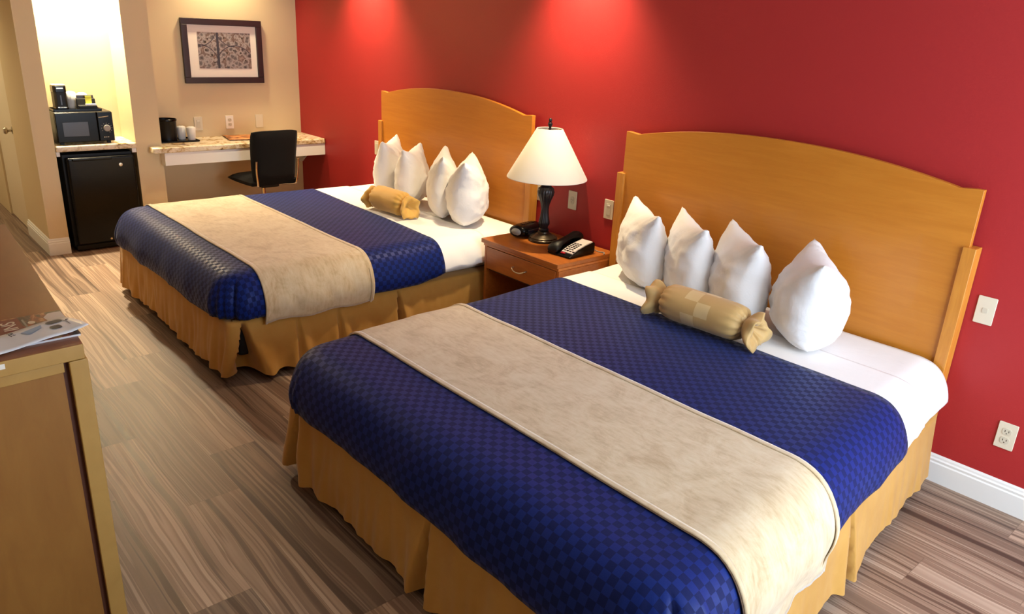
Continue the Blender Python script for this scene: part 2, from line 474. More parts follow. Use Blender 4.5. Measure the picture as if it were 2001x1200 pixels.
def comforter(name, parent_mat, yhl, yhr, seed, hem=0.335, side_wave=0.012):
    bm = bmesh.new(); uvl = bm.loops.layers.uv.new('UVMap')
    NX, NY, NC, ND = 44, 34, 30, 20
    uvd = {}
    def yh(x): return yhl + (yhr - yhl) * (x + BW / 2) / BW
    path = []
    for j in range(NY): path.append(('L', j))
    # build base outline: left side head->foot, corner, foot left->right, corner, right foot->head
    base = []
    for j in range(NY + 1):
        y = yh(-AX) + (YFT - yh(-AX)) * j / NY; base.append((-AX, y, -1, 0, j / NY))
    for k in range(1, NC):
        a = PI + (PI / 2) * k / NC; base.append((-AX, YFT, math.cos(a), math.sin(a), 1))
    for i in range(NX + 1): base.append((-AX + 2 * AX * i / NX, YFT, 0, -1, 1))
    for k in range(1, NC):
        a = 1.5 * PI + (PI / 2) * k / NC; base.append((AX, YFT, math.cos(a), math.sin(a), 1))
    for j in range(NY + 1):
        y = YFT + (yh(AX) - YFT) * j / NY; base.append((AX, y, 1, 0, 1 - j / NY))
    rings = []
    for di in range(1, ND + 1):
        ring = []
        for (x, y, nx, ny, q) in base:
            hd = hem + 0.012 * noise.noise(Vector((x * 3, y * 3, seed + 9)))
            if q < 0.22: hd -= 0.045 * (1 - q / 0.22) ** 2
            d = hd * di / ND
            yy = y
            o_ = 0.008
            if q == 1 and x > 0 and nx > 0 and ny < 0:      # tucked fold at the right foot corner
                aa = math.atan2(-ny, nx) / (PI / 2); kk = max(0, min(1, (d - 0.11) / 0.08))
                o_ += kk * (-0.022 * math.exp(-((aa - 0.40) / 0.05) ** 2) + (0.012 if aa < 0.40 else 0.0) * math.exp(-max(0, 0.40 - aa) * 2))
            p = drape_pt(x, yy, nx, ny, d, o_, seed, side_wave)
            vv = bm.verts.new(p); uvd[vv] = (x + nx * d, y + ny * d); ring.append(vv)
        rings.append(ring)
    grid = []
    for j in range(NY + 1):
        row = []
        for i in range(NX + 1):
            x = -AX + 2 * AX * i / NX; y = yh(x) + (YFT - yh(x)) * j / NY
            p = drape_pt(x, y, 0, 0, 0, 0.008, seed); vv = bm.verts.new(p); uvd[vv] = (x, y); row.append(vv)
        grid.append(row)
    for j in range(NY):
        for i in range(NX): bm.faces.new((grid[j][i], grid[j][i + 1], grid[j + 1][i + 1], grid[j + 1][i]))
    # inner ring mapped on the grid boundary
    inner = [grid[j][0] for j in range(NY + 1)] + [grid[NY][0]] * (NC - 1) + [grid[NY][i] for i in range(NX + 1)] + [grid[NY][NX]] * (NC - 1) + [grid[NY - j][NX] for j in range(NY + 1)]
    allr = [inner] + rings
    for a, b in zip(allr[:-1], allr[1:]):
        for i in range(len(a) - 1):
            vs = [a[i], a[i + 1], b[i + 1], b[i]]
            u = []
            for q in vs:
                if q not in u: u.append(q)
            if len(u) >= 3: bm.faces.new(u)
    for f in bm.faces:
        for lp in f.loops: lp[uvl].uv = uvd[lp.vert]
    o = obj(name, bm, parent_mat, None, smooth=True)
    return o

def strip(name, mat, y0, y1, seed, off, hemL, hemR, parent=None, side_wave=0.0, slantR=0.0, fringe=0.0, yflare=0.0, bed_seed=None, nyy=26, smooth=True):
    """cloth band lying across the bed from side to side between y0 (head) and y1 (foot)"""
    bm = bmesh.new(); uvl = bm.loops.layers.uv.new('UVMap'); uvd = {}
    NS, NM = 18, 44
    cols = [(-1, hemL * (NS - k) / NS) for k in range(NS)] + [(0, -AX + 2 * AX * k / NM) for k in range(NM + 1)] + [(1, hemR * (k + 1) / NS) for k in range(NS)]
    rows = []
    bs = bed_seed if bed_seed is not None else seed
    for j in range(nyy + 1):
        row = []
        for (sd, v) in cols:
            t_ = j / nyy
            a = (v + AX) / (2 * AX) if sd == 0 else (0 if sd < 0 else 1)
            y = y0 + (y1 - y0) * t_ + slantR * a
            ext = 1.0
            if sd == 0: p = drape_pt(v, y, 0, 0, 0, off, bs); uv = (v, y)
            else:
                hd = hemR if sd > 0 else hemL
                q = v / hd
                vv = v * (1 + (0.02 * math.sin(t_ * 14 + seed) * q))
                if fringe and q > 0.97: vv += fringe * ((j * 7919) % 3 - 1)
                w = side_wave * q * (abs(noise.noise(Vector((t_ * 2.6 + q * 1.2, seed, q)))) * 1.6 + 0.5 * abs(noise.noise(Vector((t_ * 9 + q * 3, seed + 2, q)))))
                p = drape_pt(AX * sd, y, sd, 0, vv, off + w, bs, 0.012 if bed_seed is not None else 0); uv = (sd * (AX + v), y)
                y += 0
            q_ = bm.verts.new(p); uvd[q_] = uv; row.append(q_)
        rows.append(row)
    for a, b in zip(rows[:-1], rows[1:]):
        for i in range(len(a) - 1): bm.faces.new((a[i], a[i + 1], b[i + 1], b[i]))
    for f in bm.faces:
        for lp in f.loops: lp[uvl].uv = uvd[lp.vert]
    o = obj(name, bm, mat, parent, smooth=True)
    return o

def solid(o, th):
    md = o.modifiers.new('Solidify', 'SOLIDIFY'); md.thickness = th; md.offset = -1.0
    return o
def orient_up(o):
    me = o.data
    s = sum(p.normal.z * p.area for p in me.polygons)
    if s < 0: me.flip_normals()

def skirt(name, mat, parent, seed, pleats, rough_foot=1.0, side=1.0):
    """gathered cloth hanging round three sides; pleats = list of path positions (metres)"""
    bm = bmesh.new()
    ax, yf, cr = BW / 2 + 0.012, -(BL + 0.005), 0.03
    path = []   # (x,y,nx,ny,s,kind)
    def add(x, y, nx, ny, k): path.append([x, y, nx, ny, 0, k])
    n = 260
    for i in range(n + 1): add(-ax, -0.076 + (yf + cr + 0.076) * i / n, -1, 0, 's')
    for i in range(1, 8):
        a = PI + PI / 2 * i / 8; add(-ax + cr + cr * math.cos(a), yf + cr + cr * math.sin(a), math.cos(a), math.sin(a), 'c')
    for i in range(n + 1): add(-ax + cr + 2 * (ax - cr) * i / n, yf, 0, -1, 'f')
    for i in range(1, 8):
        a = 1.5 * PI + PI / 2 * i / 8; add(ax - cr + cr * math.cos(a), yf + cr + cr * math.sin(a), math.cos(a), math.sin(a), 'c')
    for i in range(n + 1): add(ax, yf + cr + (-0.076 - yf - cr) * i / n, 1, 0, 'r')
    s = 0
    for a, b in zip(path[:-1], path[1:]):
        s += math.hypot(b[0] - a[0], b[1] - a[1]); b[4] = s
    NV = 14; rows = []
    for v in range(-3, NV + 1):
        row = []
        t_ = max(0, v) / NV
        for (x, y, nx, ny, s, k) in path:
            if v < 0:
                r = (-0.10, -0.05, -0.006)[v + 3]; z = (0.344, 0.343, 0.340)[v + 3]
            else:
                z0 = 0.335; hz = 0.050 + 0.034 * noise.noise(Vector((s * 1.7, seed, 0))) + 0.01 * noise.noise(Vector((s * 6, seed, 4)))
                z = z0 + (hz - z0) * t_
                r = 0.004 + 0.028 * t_
                g = rough_foot if k in 'fc' else side
                w = noise.noise(Vector((s * 9, seed + 1, t_ * 0.8))) * 0.9 + noise.noise(Vector((s * 22, seed + 2, t_ * 1.2))) * 0.5
                r += g * 0.013 * w * (t_ ** 0.8)
                for (sp_, dep, wid) in pleats:
                    ds = s - sp_; ww = 0.006 + wid * t_
                    if abs(ds) < ww: r -= dep * min(1, t_ * 3) * (1 - (abs(ds) / ww) ** 4) * 1.3 + 0.004
                    e = math.exp(-((abs(ds) - ww * 1.5) / (0.035)) ** 2)
                    r += 0.028 * e * t_ ; z -= 0.012 * e * t_
                r = r
            row.append(bm.verts.new((x + nx * r, y + ny * r, max(z, 0.012))))
        rows.append(row)
    for a, b in zip(rows[:-1], rows[1:]):
        for i in range(len(a) - 1): bm.faces.new((a[i], a[i + 1], b[i + 1], b[i]))
    o = obj(name, bm, mat, parent, smooth=True)
    return o

def pillow(name, W_, H_, T_, mat, parent=None, seed=0, sag=0.25):
    """pillow standing on its long edge: width along local y, height z, thickness x; origin at bottom centre"""
    bm = bmesh.new(); N = 34
    def sgn(v): return -1 if v < 0 else 1
    top = {}
    sides = []
    for side in (1, -1):
        g = []
        for j in range(N + 1):
            row = []
            for i in range(N + 1):
                u = -1 + 2 * i / N; v = -1 + 2 * j / N
                u = math.sin(u * PI / 2) * 0.55 + u * 0.45; v = math.sin(v * PI / 2) * 0.55 + v * 0.45
                sm = min(1, max(0, (v + 0.6) / 1.2)); sm = sm * sm * (3 - 2 * sm)
                y = W_ / 2 * u * (1 - 0.10 * max(0, -v) ** 2) * (1 - 0.11 * sm * (1 - v * v) - 0.02 * noise.noise(Vector((v * 3, seed, sgn(u)))))
                vz = v - sag * 0.35 * (1 - v * v)
                z = H_ / 2 * vz * (1 - (-0.07 + 0.25 * sm) * (1 - u * u))
                th = max(0, (1 - u * u)) ** (0.42 + 0.07 * sm) * max(0, (1 - v * v)) ** (0.42 + 0.09 * sm)
                th *= 1 + sag * (-v) * 0.5
                x = side * T_ / 2 * th
                edge = i in (0, N) or j in (0, N)
                if not edge:
                    cr_ = (abs(u) * abs(v)) ** 1.5
                    x += side * (0.010 * noise.noise(Vector((u * 2.5, v * 2.5, seed + side))) + 0.012 * th * noise.noise(Vector((u * 1.5 + v * 4, v * 1.2 - u * 5, seed + 3 + side))) + 0.007 * th * noise.noise(Vector((u * 3, v * 9 + u * 3, seed + 11 + side))))
                    x += side * 0.008 * math.sin((abs(u) - abs(v)) * 30 + seed) * cr_ * 0.8
                    x *= 1
                if edge and side == -1: row.append(sides[0][j][i]); continue
                row.append(bm.verts.new((x, y, z + H_ / 2)))
            g.append(row)
        sides.append(g)
        for j in range(N):
            for i in range(N):
                q = (g[j][i], g[j][i + 1], g[j + 1][i + 1], g[j + 1][i])
                try: bm.faces.new(q)
                except ValueError: pass
    zmin = min(v.co.z for v in bm.verts)
    for v in bm.verts: v.co.z -= zmin
    return obj(name, bm, mat, parent, smooth=True)

def bolster(length, rad, mat, label, loc, rotz, seed, group, ruffle=1.0, endl=0.085):
    t = thing('bolster_pillow', label, 'bolster cushion', loc, rotz, group)
    bm = bmesh.new(); uvl = bm.loops.layers.uv.new('UVMap'); n = 56; NB = 40; rings = []; L = length / 2
    uvd = {}
    for k in range(NB + 1):
        q = -1 + 2 * k / NB; x = q * L
        rr = rad * (1 - abs(q) ** 9) ** 0.5 if abs(q) < 1 else 0
        rr = max(rr, 0.022)
        ring = []
        for i in range(n):
            a = 2 * PI * i / n
            g = 1 + 0.16 * (abs(q) ** 6) * math.sin(a * 14 + seed + 1.2 * math.sin(a * 3)) * (1 if abs(q) < 1 else 0.3)
            r2 = rr * g * (1 + 0.035 * noise.noise(Vector((q * 2, math.cos(a) * 1.2, math.sin(a) * 1.2 + seed))))
            zz = rad + r2 * math.sin(a) * (0.96)
            if zz < 0.004: zz = 0.004 + 0
            vv = bm.verts.new((x, r2 * math.cos(a), zz)); uvd[vv] = (x, rad * a); ring.append(vv)
        rings.append(ring)
    for a, b in zip(rings[:-1], rings[1:]):
        for i in range(n):
            j = (i + 1) % n; f = bm.faces.new((a[i], a[j], b[j], b[i]))
            for lp in f.loops:
                u = uvd[lp.vert]; lp[uvl].uv = (u[0], u[1] if not (j == 0 and lp.vert in (a[0], b[0])) else rad * 2 * PI)
    cap(bm, rings[0], True); cap(bm, rings[-1])
    obj('bolster_body', bm, mat, t, smooth=True)
    for sd in (-1, 1):
        bm = bmesh.new(); rings = []; n = 64
        for k in range(13):
            q = k / 12; x = sd * (L - 0.012 + endl * q)
            ring = []
            for i in range(n):
                a = 2 * PI * i / n
                base_r = 0.022 + (rad * 0.93 - 0.022) * math.sin(min(1, q * 1.15) * PI / 2) ** 0.9
                wv = math.sin(a * 5 + seed + 1.3 * math.sin(a * 2 + seed)) * 0.17 * q + math.sin(a * 9 + seed) * 0.05 * q
                r2 = base_r * (1 + wv * ruffle)
                zz = rad * (1 - 0.25 * q) + r2 * math.sin(a)
                ring.append(bm.verts.new((x + sd * 0.012 * q * math.sin(a * 3 + seed), r2 * math.cos(a), max(zz, 0.004 + 0.004 * math.sin(a * 9)))))
            rings.append(ring)
        for k in range(1, 7):   # inner folds
            q = k / 6; ring = []
            x = sd * (L - 0.012 + endl * (1 - 0.75 * q))
            for i in range(n):
                a = 2 * PI * i / n
                wv = math.sin(a * 5 + seed + 1.3 * math.sin(a * 2 + seed)) * 0.2 + math.sin(a * 11 + seed) * 0.06
                r2 = rad * 0.72 * (1 - 0.85 * q) * (1 + wv * ruffle)
                ring.append(bm.verts.new((x, r2 * math.cos(a), max(rad * (0.75 + 0.25 * q) + r2 * math.sin(a), 0.006))))
            rings.append(ring)
        for a, b in zip(rings[:-1], rings[1:]):
            for i in range(n):
                j = (i + 1) % n; bm.faces.new((a[i], a[j], b[j], b[i]))
        obj('ruffled_end', bm, mat, t, smooth=True)
        bm = bmesh.new()
        tube(bm, [(sd * (L - 0.006), 0.026 * math.cos(a), rad + 0.026 * math.sin(a)) for a in [2 * PI * i / 20 for i in range(21)]], 0.005, 6)
        obj('tie_cord', bm, M['slot'], t, smooth=True)
    return t

def make_bed(cx, shear, seed, lab, length, yhl, yhr, r0, r1, pleats):
    global BL, YFT
    BL = length; YFT = -(BL - RC); rot = 0.0
    t = thing('bed', lab['bed'], 'bed', (cx, 0, 0), rot, 'two double beds')
    # base frame and box spring
    bm = bmesh.new(); box(bm, -BW / 2 + .12, BW / 2 - .12, -BL + .16, -.1, 0.0, 0.12)
    obj('bed_frame', bm, M['skirt_in'], t)
    mkbox('box_spring', -BW / 2 + .05, BW / 2 - .05, -BL + .06, -.08, 0.12, 0.335, M['skirt_in'], t, bevel=0.02)
    mkbox('mattress', -BW / 2 + .03, BW / 2 - .03, -BL + .04, -.09, 0.345, TOP - .02, M['linen'], t, bevel=0.05, segs=4)
    sk = skirt('bed_skirt', M['skirt'], t, seed, pleats, 2.3)
    # white sheet, top-level cloth lying on the mattress
    sh = strip('bed_sheet', M['linen'], -0.085, yhr - 0.16, seed + 20, -0.004, 0.28, 0.28, None, 0.004, 0.0, 0, bed_seed=seed, nyy=30)
    # turned-back band of the sheet
    orient_up(sh); solid(sh, 0.004)
    tag(sh, lab['sheet'], 'bed sheet', 'white bed sheets')
    bd = strip('turned_sheet_edge', M['linen'], -0.40, min(yhl, yhr) - 0.06, seed + 31, 0.002, 0.285, 0.285, None, 0.004, yhr - yhl if False else 0.0, 0, bed_seed=seed, nyy=20)
    orient_up(bd); solid(bd, 0.004); bd.parent = sh
    co = comforter('comforter', M['navy'], yhl, yhr, seed)
    orient_up(co); solid(co, 0.010)
    co.modifiers['Solidify'].offset = -1
    tag(co, lab['comforter'], 'comforter', 'navy comforters')
    RH = 0.43 if shear else 0.375
    ru = strip('bed_runner', M['runner'], r0, r1, seed + 40, 0.015, 0.365, RH, None, 0.012, 0.0, 0.0, bed_seed=seed, nyy=40)
    orient_up(ru); solid(ru, 0.004)
    tag(ru, lab['runner'], 'bed runner', 'beige bed runners')
    # stitched hems along the runner
    for yy0, yy1 in ((r0 + 0.0, r0 - 0.022), (r1 + 0.022, r1)):
        hb = strip('stitched_hem', M['runner'], yy0, yy1, seed + 40, 0.0175, 0.365, RH, None, 0.012, 0, 0, bed_seed=seed, nyy=3)
        orient_up(hb); solid(hb, 0.003); hb.parent = ru
    for o in [t, sh, co, ru]:
        for q in [o] + list(o.children):
            if q.type == 'MESH':
                for v in q.data.vertices:
                    if shear: v.co.x *= 1 - 0.02 * v.co.y
                    v.co.x -= shear * v.co.y
    for o in (sh, co, ru):
        o.location = (cx, 0, 0); o.rotation_euler = (0, 0, rot)
    # children carry the same local frame
    return t

half = BW / 2 - 0.02
side_len = BL - 0.02
PATH = 2 * (BL - 0.05) + 2 * half
pleats1 = [(PATH - 2.02 + 0.11, 0.10, 0.07), (PATH - 0.99, 0.07, 0.03), (0.4, 0.02, 0.03), (PATH - 1.38, 0.012, 0.02), (PATH - 1.62, 0.012, 0.02)]
PATH2 = PATH + 0.24
pleats2 = [(2.17 + 0.85, 0.03, 0.03), (PATH2 - 0.95, 0.06, 0.03), (2.17, 0.03, 0.05), (0.9, 0.03, 0.03)]
make_bed(-1.655, 0.0, 3.0, dict(
    bed='double bed beside the desk chair, gold skirt gathered at the foot',
    sheet='white sheet on the bed nearer the desk, under its four pillows',
    comforter='navy checked comforter on the bed between the mini fridge and nightstand',
    runner='tan velvet runner across the bed nearer the desk'), 2.05, -0.69, -0.76, -1.25, -1.88, pleats1)
make_bed(0.935, 0.078, 11.0, dict(
    bed='large double bed in the foreground with gold skirt, right of the nightstand',
    sheet='white sheet on the foreground bed, bare at the right by the headboard',
    comforter='navy blue checked comforter on the foreground bed, satin squares catching daylight',
    runner='pale beige velvet runner across the foreground bed'), 2.17, -0.64, -0.64, -1.32, -1.90, pleats2)

# pillows: (back tip, front tip)
def stand_pillow(bx, by, fx, fy, label, group, seed, ztop, T_=0.27, base=TOP + 0.006, lean=0.0):
    mx, my = (bx + fx) / 2, (by + fy) / 2
    W_ = math.hypot(fx - bx, fy - by) * 1.02
    a = math.atan2(fy - by, fx - bx) + PI / 2
    o = pillow('pillow', W_, ztop - base, T_, M['pillow'], None, seed)
    o.location = (mx, my, base); o.rotation_euler = (0, lean, a)
    tag(o, label, 'pillow', group); return o
G1 = 'white pillows on the bed by the desk'; G2 = 'white pillows on the foreground bed'
for i, (b, f, lab, T_) in enumerate((
        ((0.19, -.16), (0.57, -.44), 'white pillow on the foreground bed, nearest the nightstand', 0.24),
        ((0.50, -.16), (0.86, -.46), 'second white pillow from the nightstand on the foreground bed', 0.23),
        ((0.80, -.16), (1.15, -.48), 'white pillow behind the ruffled right end of the foreground bolster', 0.26),
        ((1.22, -.16), (1.46, -.53), 'white pillow on the foreground bed farthest from the nightstand, standing alone', 0.31))):
    stand_pillow(b[0], b[1], f[0], f[1], lab, G2, i + 1.3, 0.955, T_)
for i, (b, f, lab, T_) in enumerate((
        ((-2.14, -.16), (-1.86, -.46), 'white pillow farthest left on the bed by the desk, behind its bolster', 0.22),
        ((-1.83, -.16), (-1.60, -.46), 'white pillow just right of the leftmost one on the bed by the desk', 0.22),
        ((-1.53, -.16), (-1.16, -.45), 'white pillow second from the nightstand on the bed by the desk', 0.22),
        ((-1.225, -.16), (-0.92, -.46), 'white pillow nearest the nightstand and lamp on the bed by the desk', 0.27))):
    stand_pillow(b[0], b[1], f[0], f[1], lab, G1, i + 7.1, 0.985 if i != 1 else 0.965, T_)

bolster(0.42, 0.084, M['bolster'], 'long checked gold bolster with ruffled ends on the foreground bed', (1.03, -0.655, TOP + 0.012), R(2), 2.0, 'gold bolsters', 1.0, 0.075)
bolster(0.34, 0.084, M['bolster_plain'], 'plain gold bolster on the bed nearer the desk', (-1.50, -0.625, TOP + 0.012), R(4), 5.0, 'gold bolsters', 0.5, 0.06)

# ------------------------------------------------------------------ headboards
def headboard(x0, x1, label):
    w_ = x1 - x0
    t = thing('headboard', label, 'headboard', (x0, 0, 0), 0, 'arched maple headboards')
    pts = [(0, 0.30), (w_, 0.30), (w_, 1.280)]
    n = 40; a0 = 0.085
    pts.append((w_ - 0.02, 1.281))
    for i in range(n + 1):
        x = w_ - a0 - (w_ - 2 * a0) * i / n
        q = (x - w_ / 2) / (w_ / 2 - a0)
        pts.append((x, 1.274 + 0.082 * (1 - abs(q) ** 2.15)))
    pts += [(0.02, 1.281), (0, 1.280)]
    bm = bmesh.new(); prism(bm, pts, 1, -0.058, -0.030)
    obj('panel', bm, M['maple'], t, bevel=0.002)
    for nm, xa, xb in (('post', -0.030, 0.020), ('post', w_ - 0.020, w_ + 0.030)):
        mkbox(nm, xa, xb, -0.072, -0.004, 0.0, 1.052, M['maple_edge'], t, bevel=0.003)
    return t
headboard(-2.513, -0.768, 'arched maple headboard between the desk and the nightstand')
headboard(0.0, 1.805, 'wide arched maple headboard right of the nightstand lamp')

# ------------------------------------------------------------------ nightstand
NS = thing('nightstand', 'orange-brown wooden nightstand between the two beds', 'nightstand', (-0.352, 0, 0))
mkbox('top', -0.345, 0.321, -0.495, -0.02, 0.548, 0.575, M['cherry'], NS, bevel=0.004)
mkbox('top_moulding', -0.336, 0.318, -0.482, -0.03, 0.530, 0.548, M['cherry_edge'], NS, bevel=0.004)
mkbox('side_panel', -0.332, -0.310, -0.475, -0.03, 0.0, 0.530, M['cherry'], NS, bevel=0.002)
mkbox('side_panel', 0.294, 0.316, -0.475, -0.03, 0.0, 0.530, M['cherry'], NS, bevel=0.002)
mkbox('back_panel', -0.310, 0.294, -0.05, -0.03, 0.05, 0.530, M['dark_in'], NS)
mkbox('bottom_shelf', -0.310, 0.294, -0.465, -0.05, 0.05, 0.075, M['cherry'], NS)
mkbox('drawer_divider', -0.310, 0.294, -0.45, -0.05, 0.372, 0.385, M['dark_in'], NS)
dr = mkbox('drawer', -0.306, 0.290, -0.478, -0.452, 0.390, 0.526, M['cherry'], NS, bevel=0.003)
bm = bmesh.new(); tube(bm, spline([(-0.055, -0.478, 0.462), (-0.054, -0.494, 0.460), (-0.03, -0.502, 0.448), (0, -0.504, 0.444), (0.03, -0.502, 0.448), (0.054, -0.494, 0.460), (0.055, -0.478, 0.462)], 6), 0.0042, 8)
obj('drawer_pull', bm, M['nickel'], dr, smooth=True)['label'] = 'curved nickel drawer pull'

ZN = 0.5755
# ------------------------------------------------------------------ table lamp
LP = thing('table_lamp', 'bronze table lamp with a white cone shade on the nightstand', 'lamp', (-0.451, -0.209, ZN))
mklathe('lamp_base', [(0.086, 0), (0.09, 0.004), (0.089, 0.014), (0.083, 0.018), (0.084, 0.024), (0.072, 0.032), (0.058, 0.037), (0.05, 0.044), (0.036, 0.05), (0.034, 0.058), (0.025, 0.064)], M['bronze2'], LP, 48,
        flute=lambda z, a: 0.02 * math.sin(a * 36) if 0.016 < z < 0.026 else 0)
mklathe('lamp_body', [(0.022, 0.062), (0.031, 0.068), (0.031, 0.074), (0.024, 0.08), (0.026, 0.09), (0.033, 0.105), (0.033, 0.118), (0.028, 0.14), (0.0235, 0.17), (0.022, 0.195), (0.026, 0.225), (0.036, 0.255), (0.046, 0.28), (0.0495, 0.30), (0.045, 0.322), (0.032, 0.334), (0.026, 0.342), (0.030, 0.348), (0.026, 0.356), (0.020, 0.362), (0.038, 0.368), (0.020, 0.372)], M['bronze'], LP, 60,
        flute=lambda z, a: 0.035 * math.cos(a * 18) if 0.10 < z < 0.325 else 0)
mklathe('lamp_socket', [(0.014, 0.37), (0.014, 0.42), (0.018, 0.425), (0.018, 0.46), (0.006, 0.465)], M['bronze'], LP, 20)
bm = bmesh.new()
for sx in (-1, 1): tube(bm, spline([(0.012 * sx, 0, 0.41), (0.05 * sx, 0, 0.45), (0.062 * sx, 0, 0.53), (0.04 * sx, 0, 0.62), (0, 0, 0.66)], 5), 0.0018, 6)
obj('harp', bm, M['bronze'], LP, smooth=True)
bm = bmesh.new()
rr = lathe(bm, [(0.236, 0.384), (0.239, 0.384), (0.2385, 0.388), (0.0785, 0.668), (0.076, 0.672), (0.0745, 0.668), (0.2345, 0.388), (0.236, 0.384)], 72)
tube(bm, [(-0.075, 0, 0.66), (0.075, 0, 0.66)], 0.0015, 6); tube(bm, [(0, -0.075, 0.66), (0, 0.075, 0.66)], 0.0015, 6)
obj('lamp_shade', bm, M['shade'], LP, smooth=True, angle=35)
mklathe('finial', [(0.004, 0.655), (0.009, 0.668), (0.009, 0.672), (0.006, 0.676), (0.0125, 0.690), (0.014, 0.700), (0.009, 0.708), (0.006, 0.711), (0.010, 0.717), (0.0085, 0.726), (0.001, 0.732)], M['bronze'], LP, 20)

# ------------------------------------------------------------------ alarm clock
AC = thing('alarm_clock', 'rounded black clock radio at the left end of the nightstand', 'clock', (-0.60, -0.215, ZN), R(100))
AC.scale = (1.08, 1.08, 1.08)
bm = bmesh.new(); n = 28; rings = []
for k in range(21):
    q = -1 + 2 * k / 20; x = q * 0.095
    ry = 0.064 * (1 - abs(q) ** 3.2 * 0.22); rz = 0.037 * (1 - abs(q) ** 3 * 0.18)
    if abs(q) == 1: ry *= 0.88; rz *= 0.86
    rings.append([bm.verts.new((x, ry * math.cos(2 * PI * i / n) - 0.008 * math.sin(2 * PI * i / n), max(0.001, 0.038 + rz * math.sin(2 * PI * i / n) * (1.0 + 0.1 * math.cos(2 * PI * i / n))))) for i in range(n)])
for a, b in zip(rings[:-1], rings[1:]):
    for i in range(n): bm.faces.new((a[i], a[(i + 1) % n], b[(i + 1) % n], b[i]))
cap(bm, rings[0], True); cap(bm, rings[-1])
obj('clock_body', bm, M['black_pl'], AC, smooth=True, angle=60)
for sd in (-1, 1):
    bm = bmesh.new()
    rr = lathe(bm, [(0.030, 0), (0.0285, 0.004), (0.001, 0.006)], 28)
    for v in bm.verts: v.co.x *= 0.68; v.co.y *= 1.12
    o = obj('speaker_grille', bm, M['grey_pl'], AC, smooth=True, loc=(sd * 0.0945, -0.002, 0.037), rot=(0, R(90) * sd, 0))
    o['label'] = 'grey oval speaker grille'
mkbox('display', -0.06, 0.06, -0.0665, -0.055, 0.022, 0.05, M['black_gl'], AC, bevel=0.003)
bm = bmesh.new()
bm.free()
for i in range(5): mkbox('button', -0.05 + i * 0.022, -0.036 + i * 0.022, -0.018, 0.006, 0.070, 0.0765, M['black_gl'], AC, bevel=0.001)
mktube('power_cord', spline([(0.085, -0.01, 0.02), (0.105, -0.02, 0.004), (0.115, -0.04, 0.004), (0.11, -0.06, 0.004)], 6), 0.0025, M['black_mt'], AC, 6)

# ------------------------------------------------------------------ telephone
TE = thing('telephone', 'black desk telephone with silver keypad on the nightstand', 'telephone', (-0.160, -0.255, ZN), R(4))
# local: x right, y back; wedge body
prf = [(-0.115, 0.002), (0.10, 0.002), (0.105, 0.012), (0.105, 0.062), (0.095, 0.066), (0.03, 0.056), (-0.04, 0.040), (-0.10, 0.018), (-0.118, 0.010)]
bm = bmesh.new(); prism(bm, prf, 0, -0.085, 0.085)
obj('phone_body', bm, M['black_pl'], TE, bevel=0.005, segs=3)
def slope(y):
    ys = [(-0.10, 0.018), (-0.04, 0.040), (0.03, 0.056), (0.095, 0.066)]
    for (a, za), (b, zb) in zip(ys[:-1], ys[1:]):
        if y <= b: return za + (zb - za) * (y - a) / (b - a)
    return 0.066
bm = bmesh.new(); g = []
for j in range(15):
    y = -0.088 + 0.178 * j / 14
    g.append([bm.verts.new((x, y, slope(y) + dz)) for dz, xs_ in ((0.0, (-0.004, 0.078)), (0.0045, (-0.002, 0.076))) for x in xs_])
for a, b in zip(g[:-1], g[1:]):
    bm.faces.new((a[2], a[3], b[3], b[2])); bm.faces.new((a[0], a[2], b[2], b[0])); bm.faces.new((a[3], a[1], b[1], b[3]))
bm.faces.new((g[0][0], g[0][1], g[0][3], g[0][2])); bm.faces.new((g[-1][0], g[-1][2], g[-1][3], g[-1][1]))
kp = obj('keypad_panel', bm, M['silver_pl'], TE); kp['label'] = 'silver keypad faceplate'
for r_ in range(6):
    for c_ in range(3 if r_ else 4):
        y = -0.074 + r_ * 0.0175; x = 0.012 + c_ * 0.020; z = slope(y) + 0.0045
        bm = bmesh.new(); box(bm, x - 0.006, x + 0.006, y - 0.0045, y + 0.0045, z - 0.001, z + 0.003)
        obj('key', bm, M['black_mt'], kp)
bm = bmesh.new(); box(bm, 0.004, 0.034, -0.106, -0.094, 0.018, 0.0255); obj('message_light', bm, M['redk'], TE, bevel=0.002)['label'] = 'red message light bar'
# handset lying on the left side
bm = bmesh.new(); rings = []; n = 18
hp = [(-0.118, 0.026, 0.034, 0.018), (-0.108, 0.034, 0.040, 0.026), (-0.085, 0.045, 0.040, 0.026), (-0.055, 0.058, 0.028, 0.017), (0.0, 0.074, 0.023, 0.014), (0.05, 0.083, 0.026, 0.016), (0.085, 0.082, 0.038, 0.024), (0.11, 0.078, 0.040, 0.024), (0.122, 0.074, 0.032, 0.017)]
for (y, z, rx, rz) in hp:
    rings.append([bm.verts.new((-0.050 + rx * math.cos(2 * PI * i / n), y, z + rz * math.sin(2 * PI * i / n))) for i in range(n)])
for a, b in zip(rings[:-1], rings[1:]):
    for i in range(n): bm.faces.new((a[i], a[(i + 1) % n], b[(i + 1) % n], b[i]))
cap(bm, rings[0], True); cap(bm, rings[-1])
obj('handset', bm, M['black_mt'], TE, smooth=True)
mktube('phone_cord', spline([(0.05, 0.105, 0.03), (0.08, 0.14, 0.004), (0.12, 0.15, 0.004), (0.14, 0.12, 0.003)], 6), 0.003, M['grey_pl'], TE, 6)

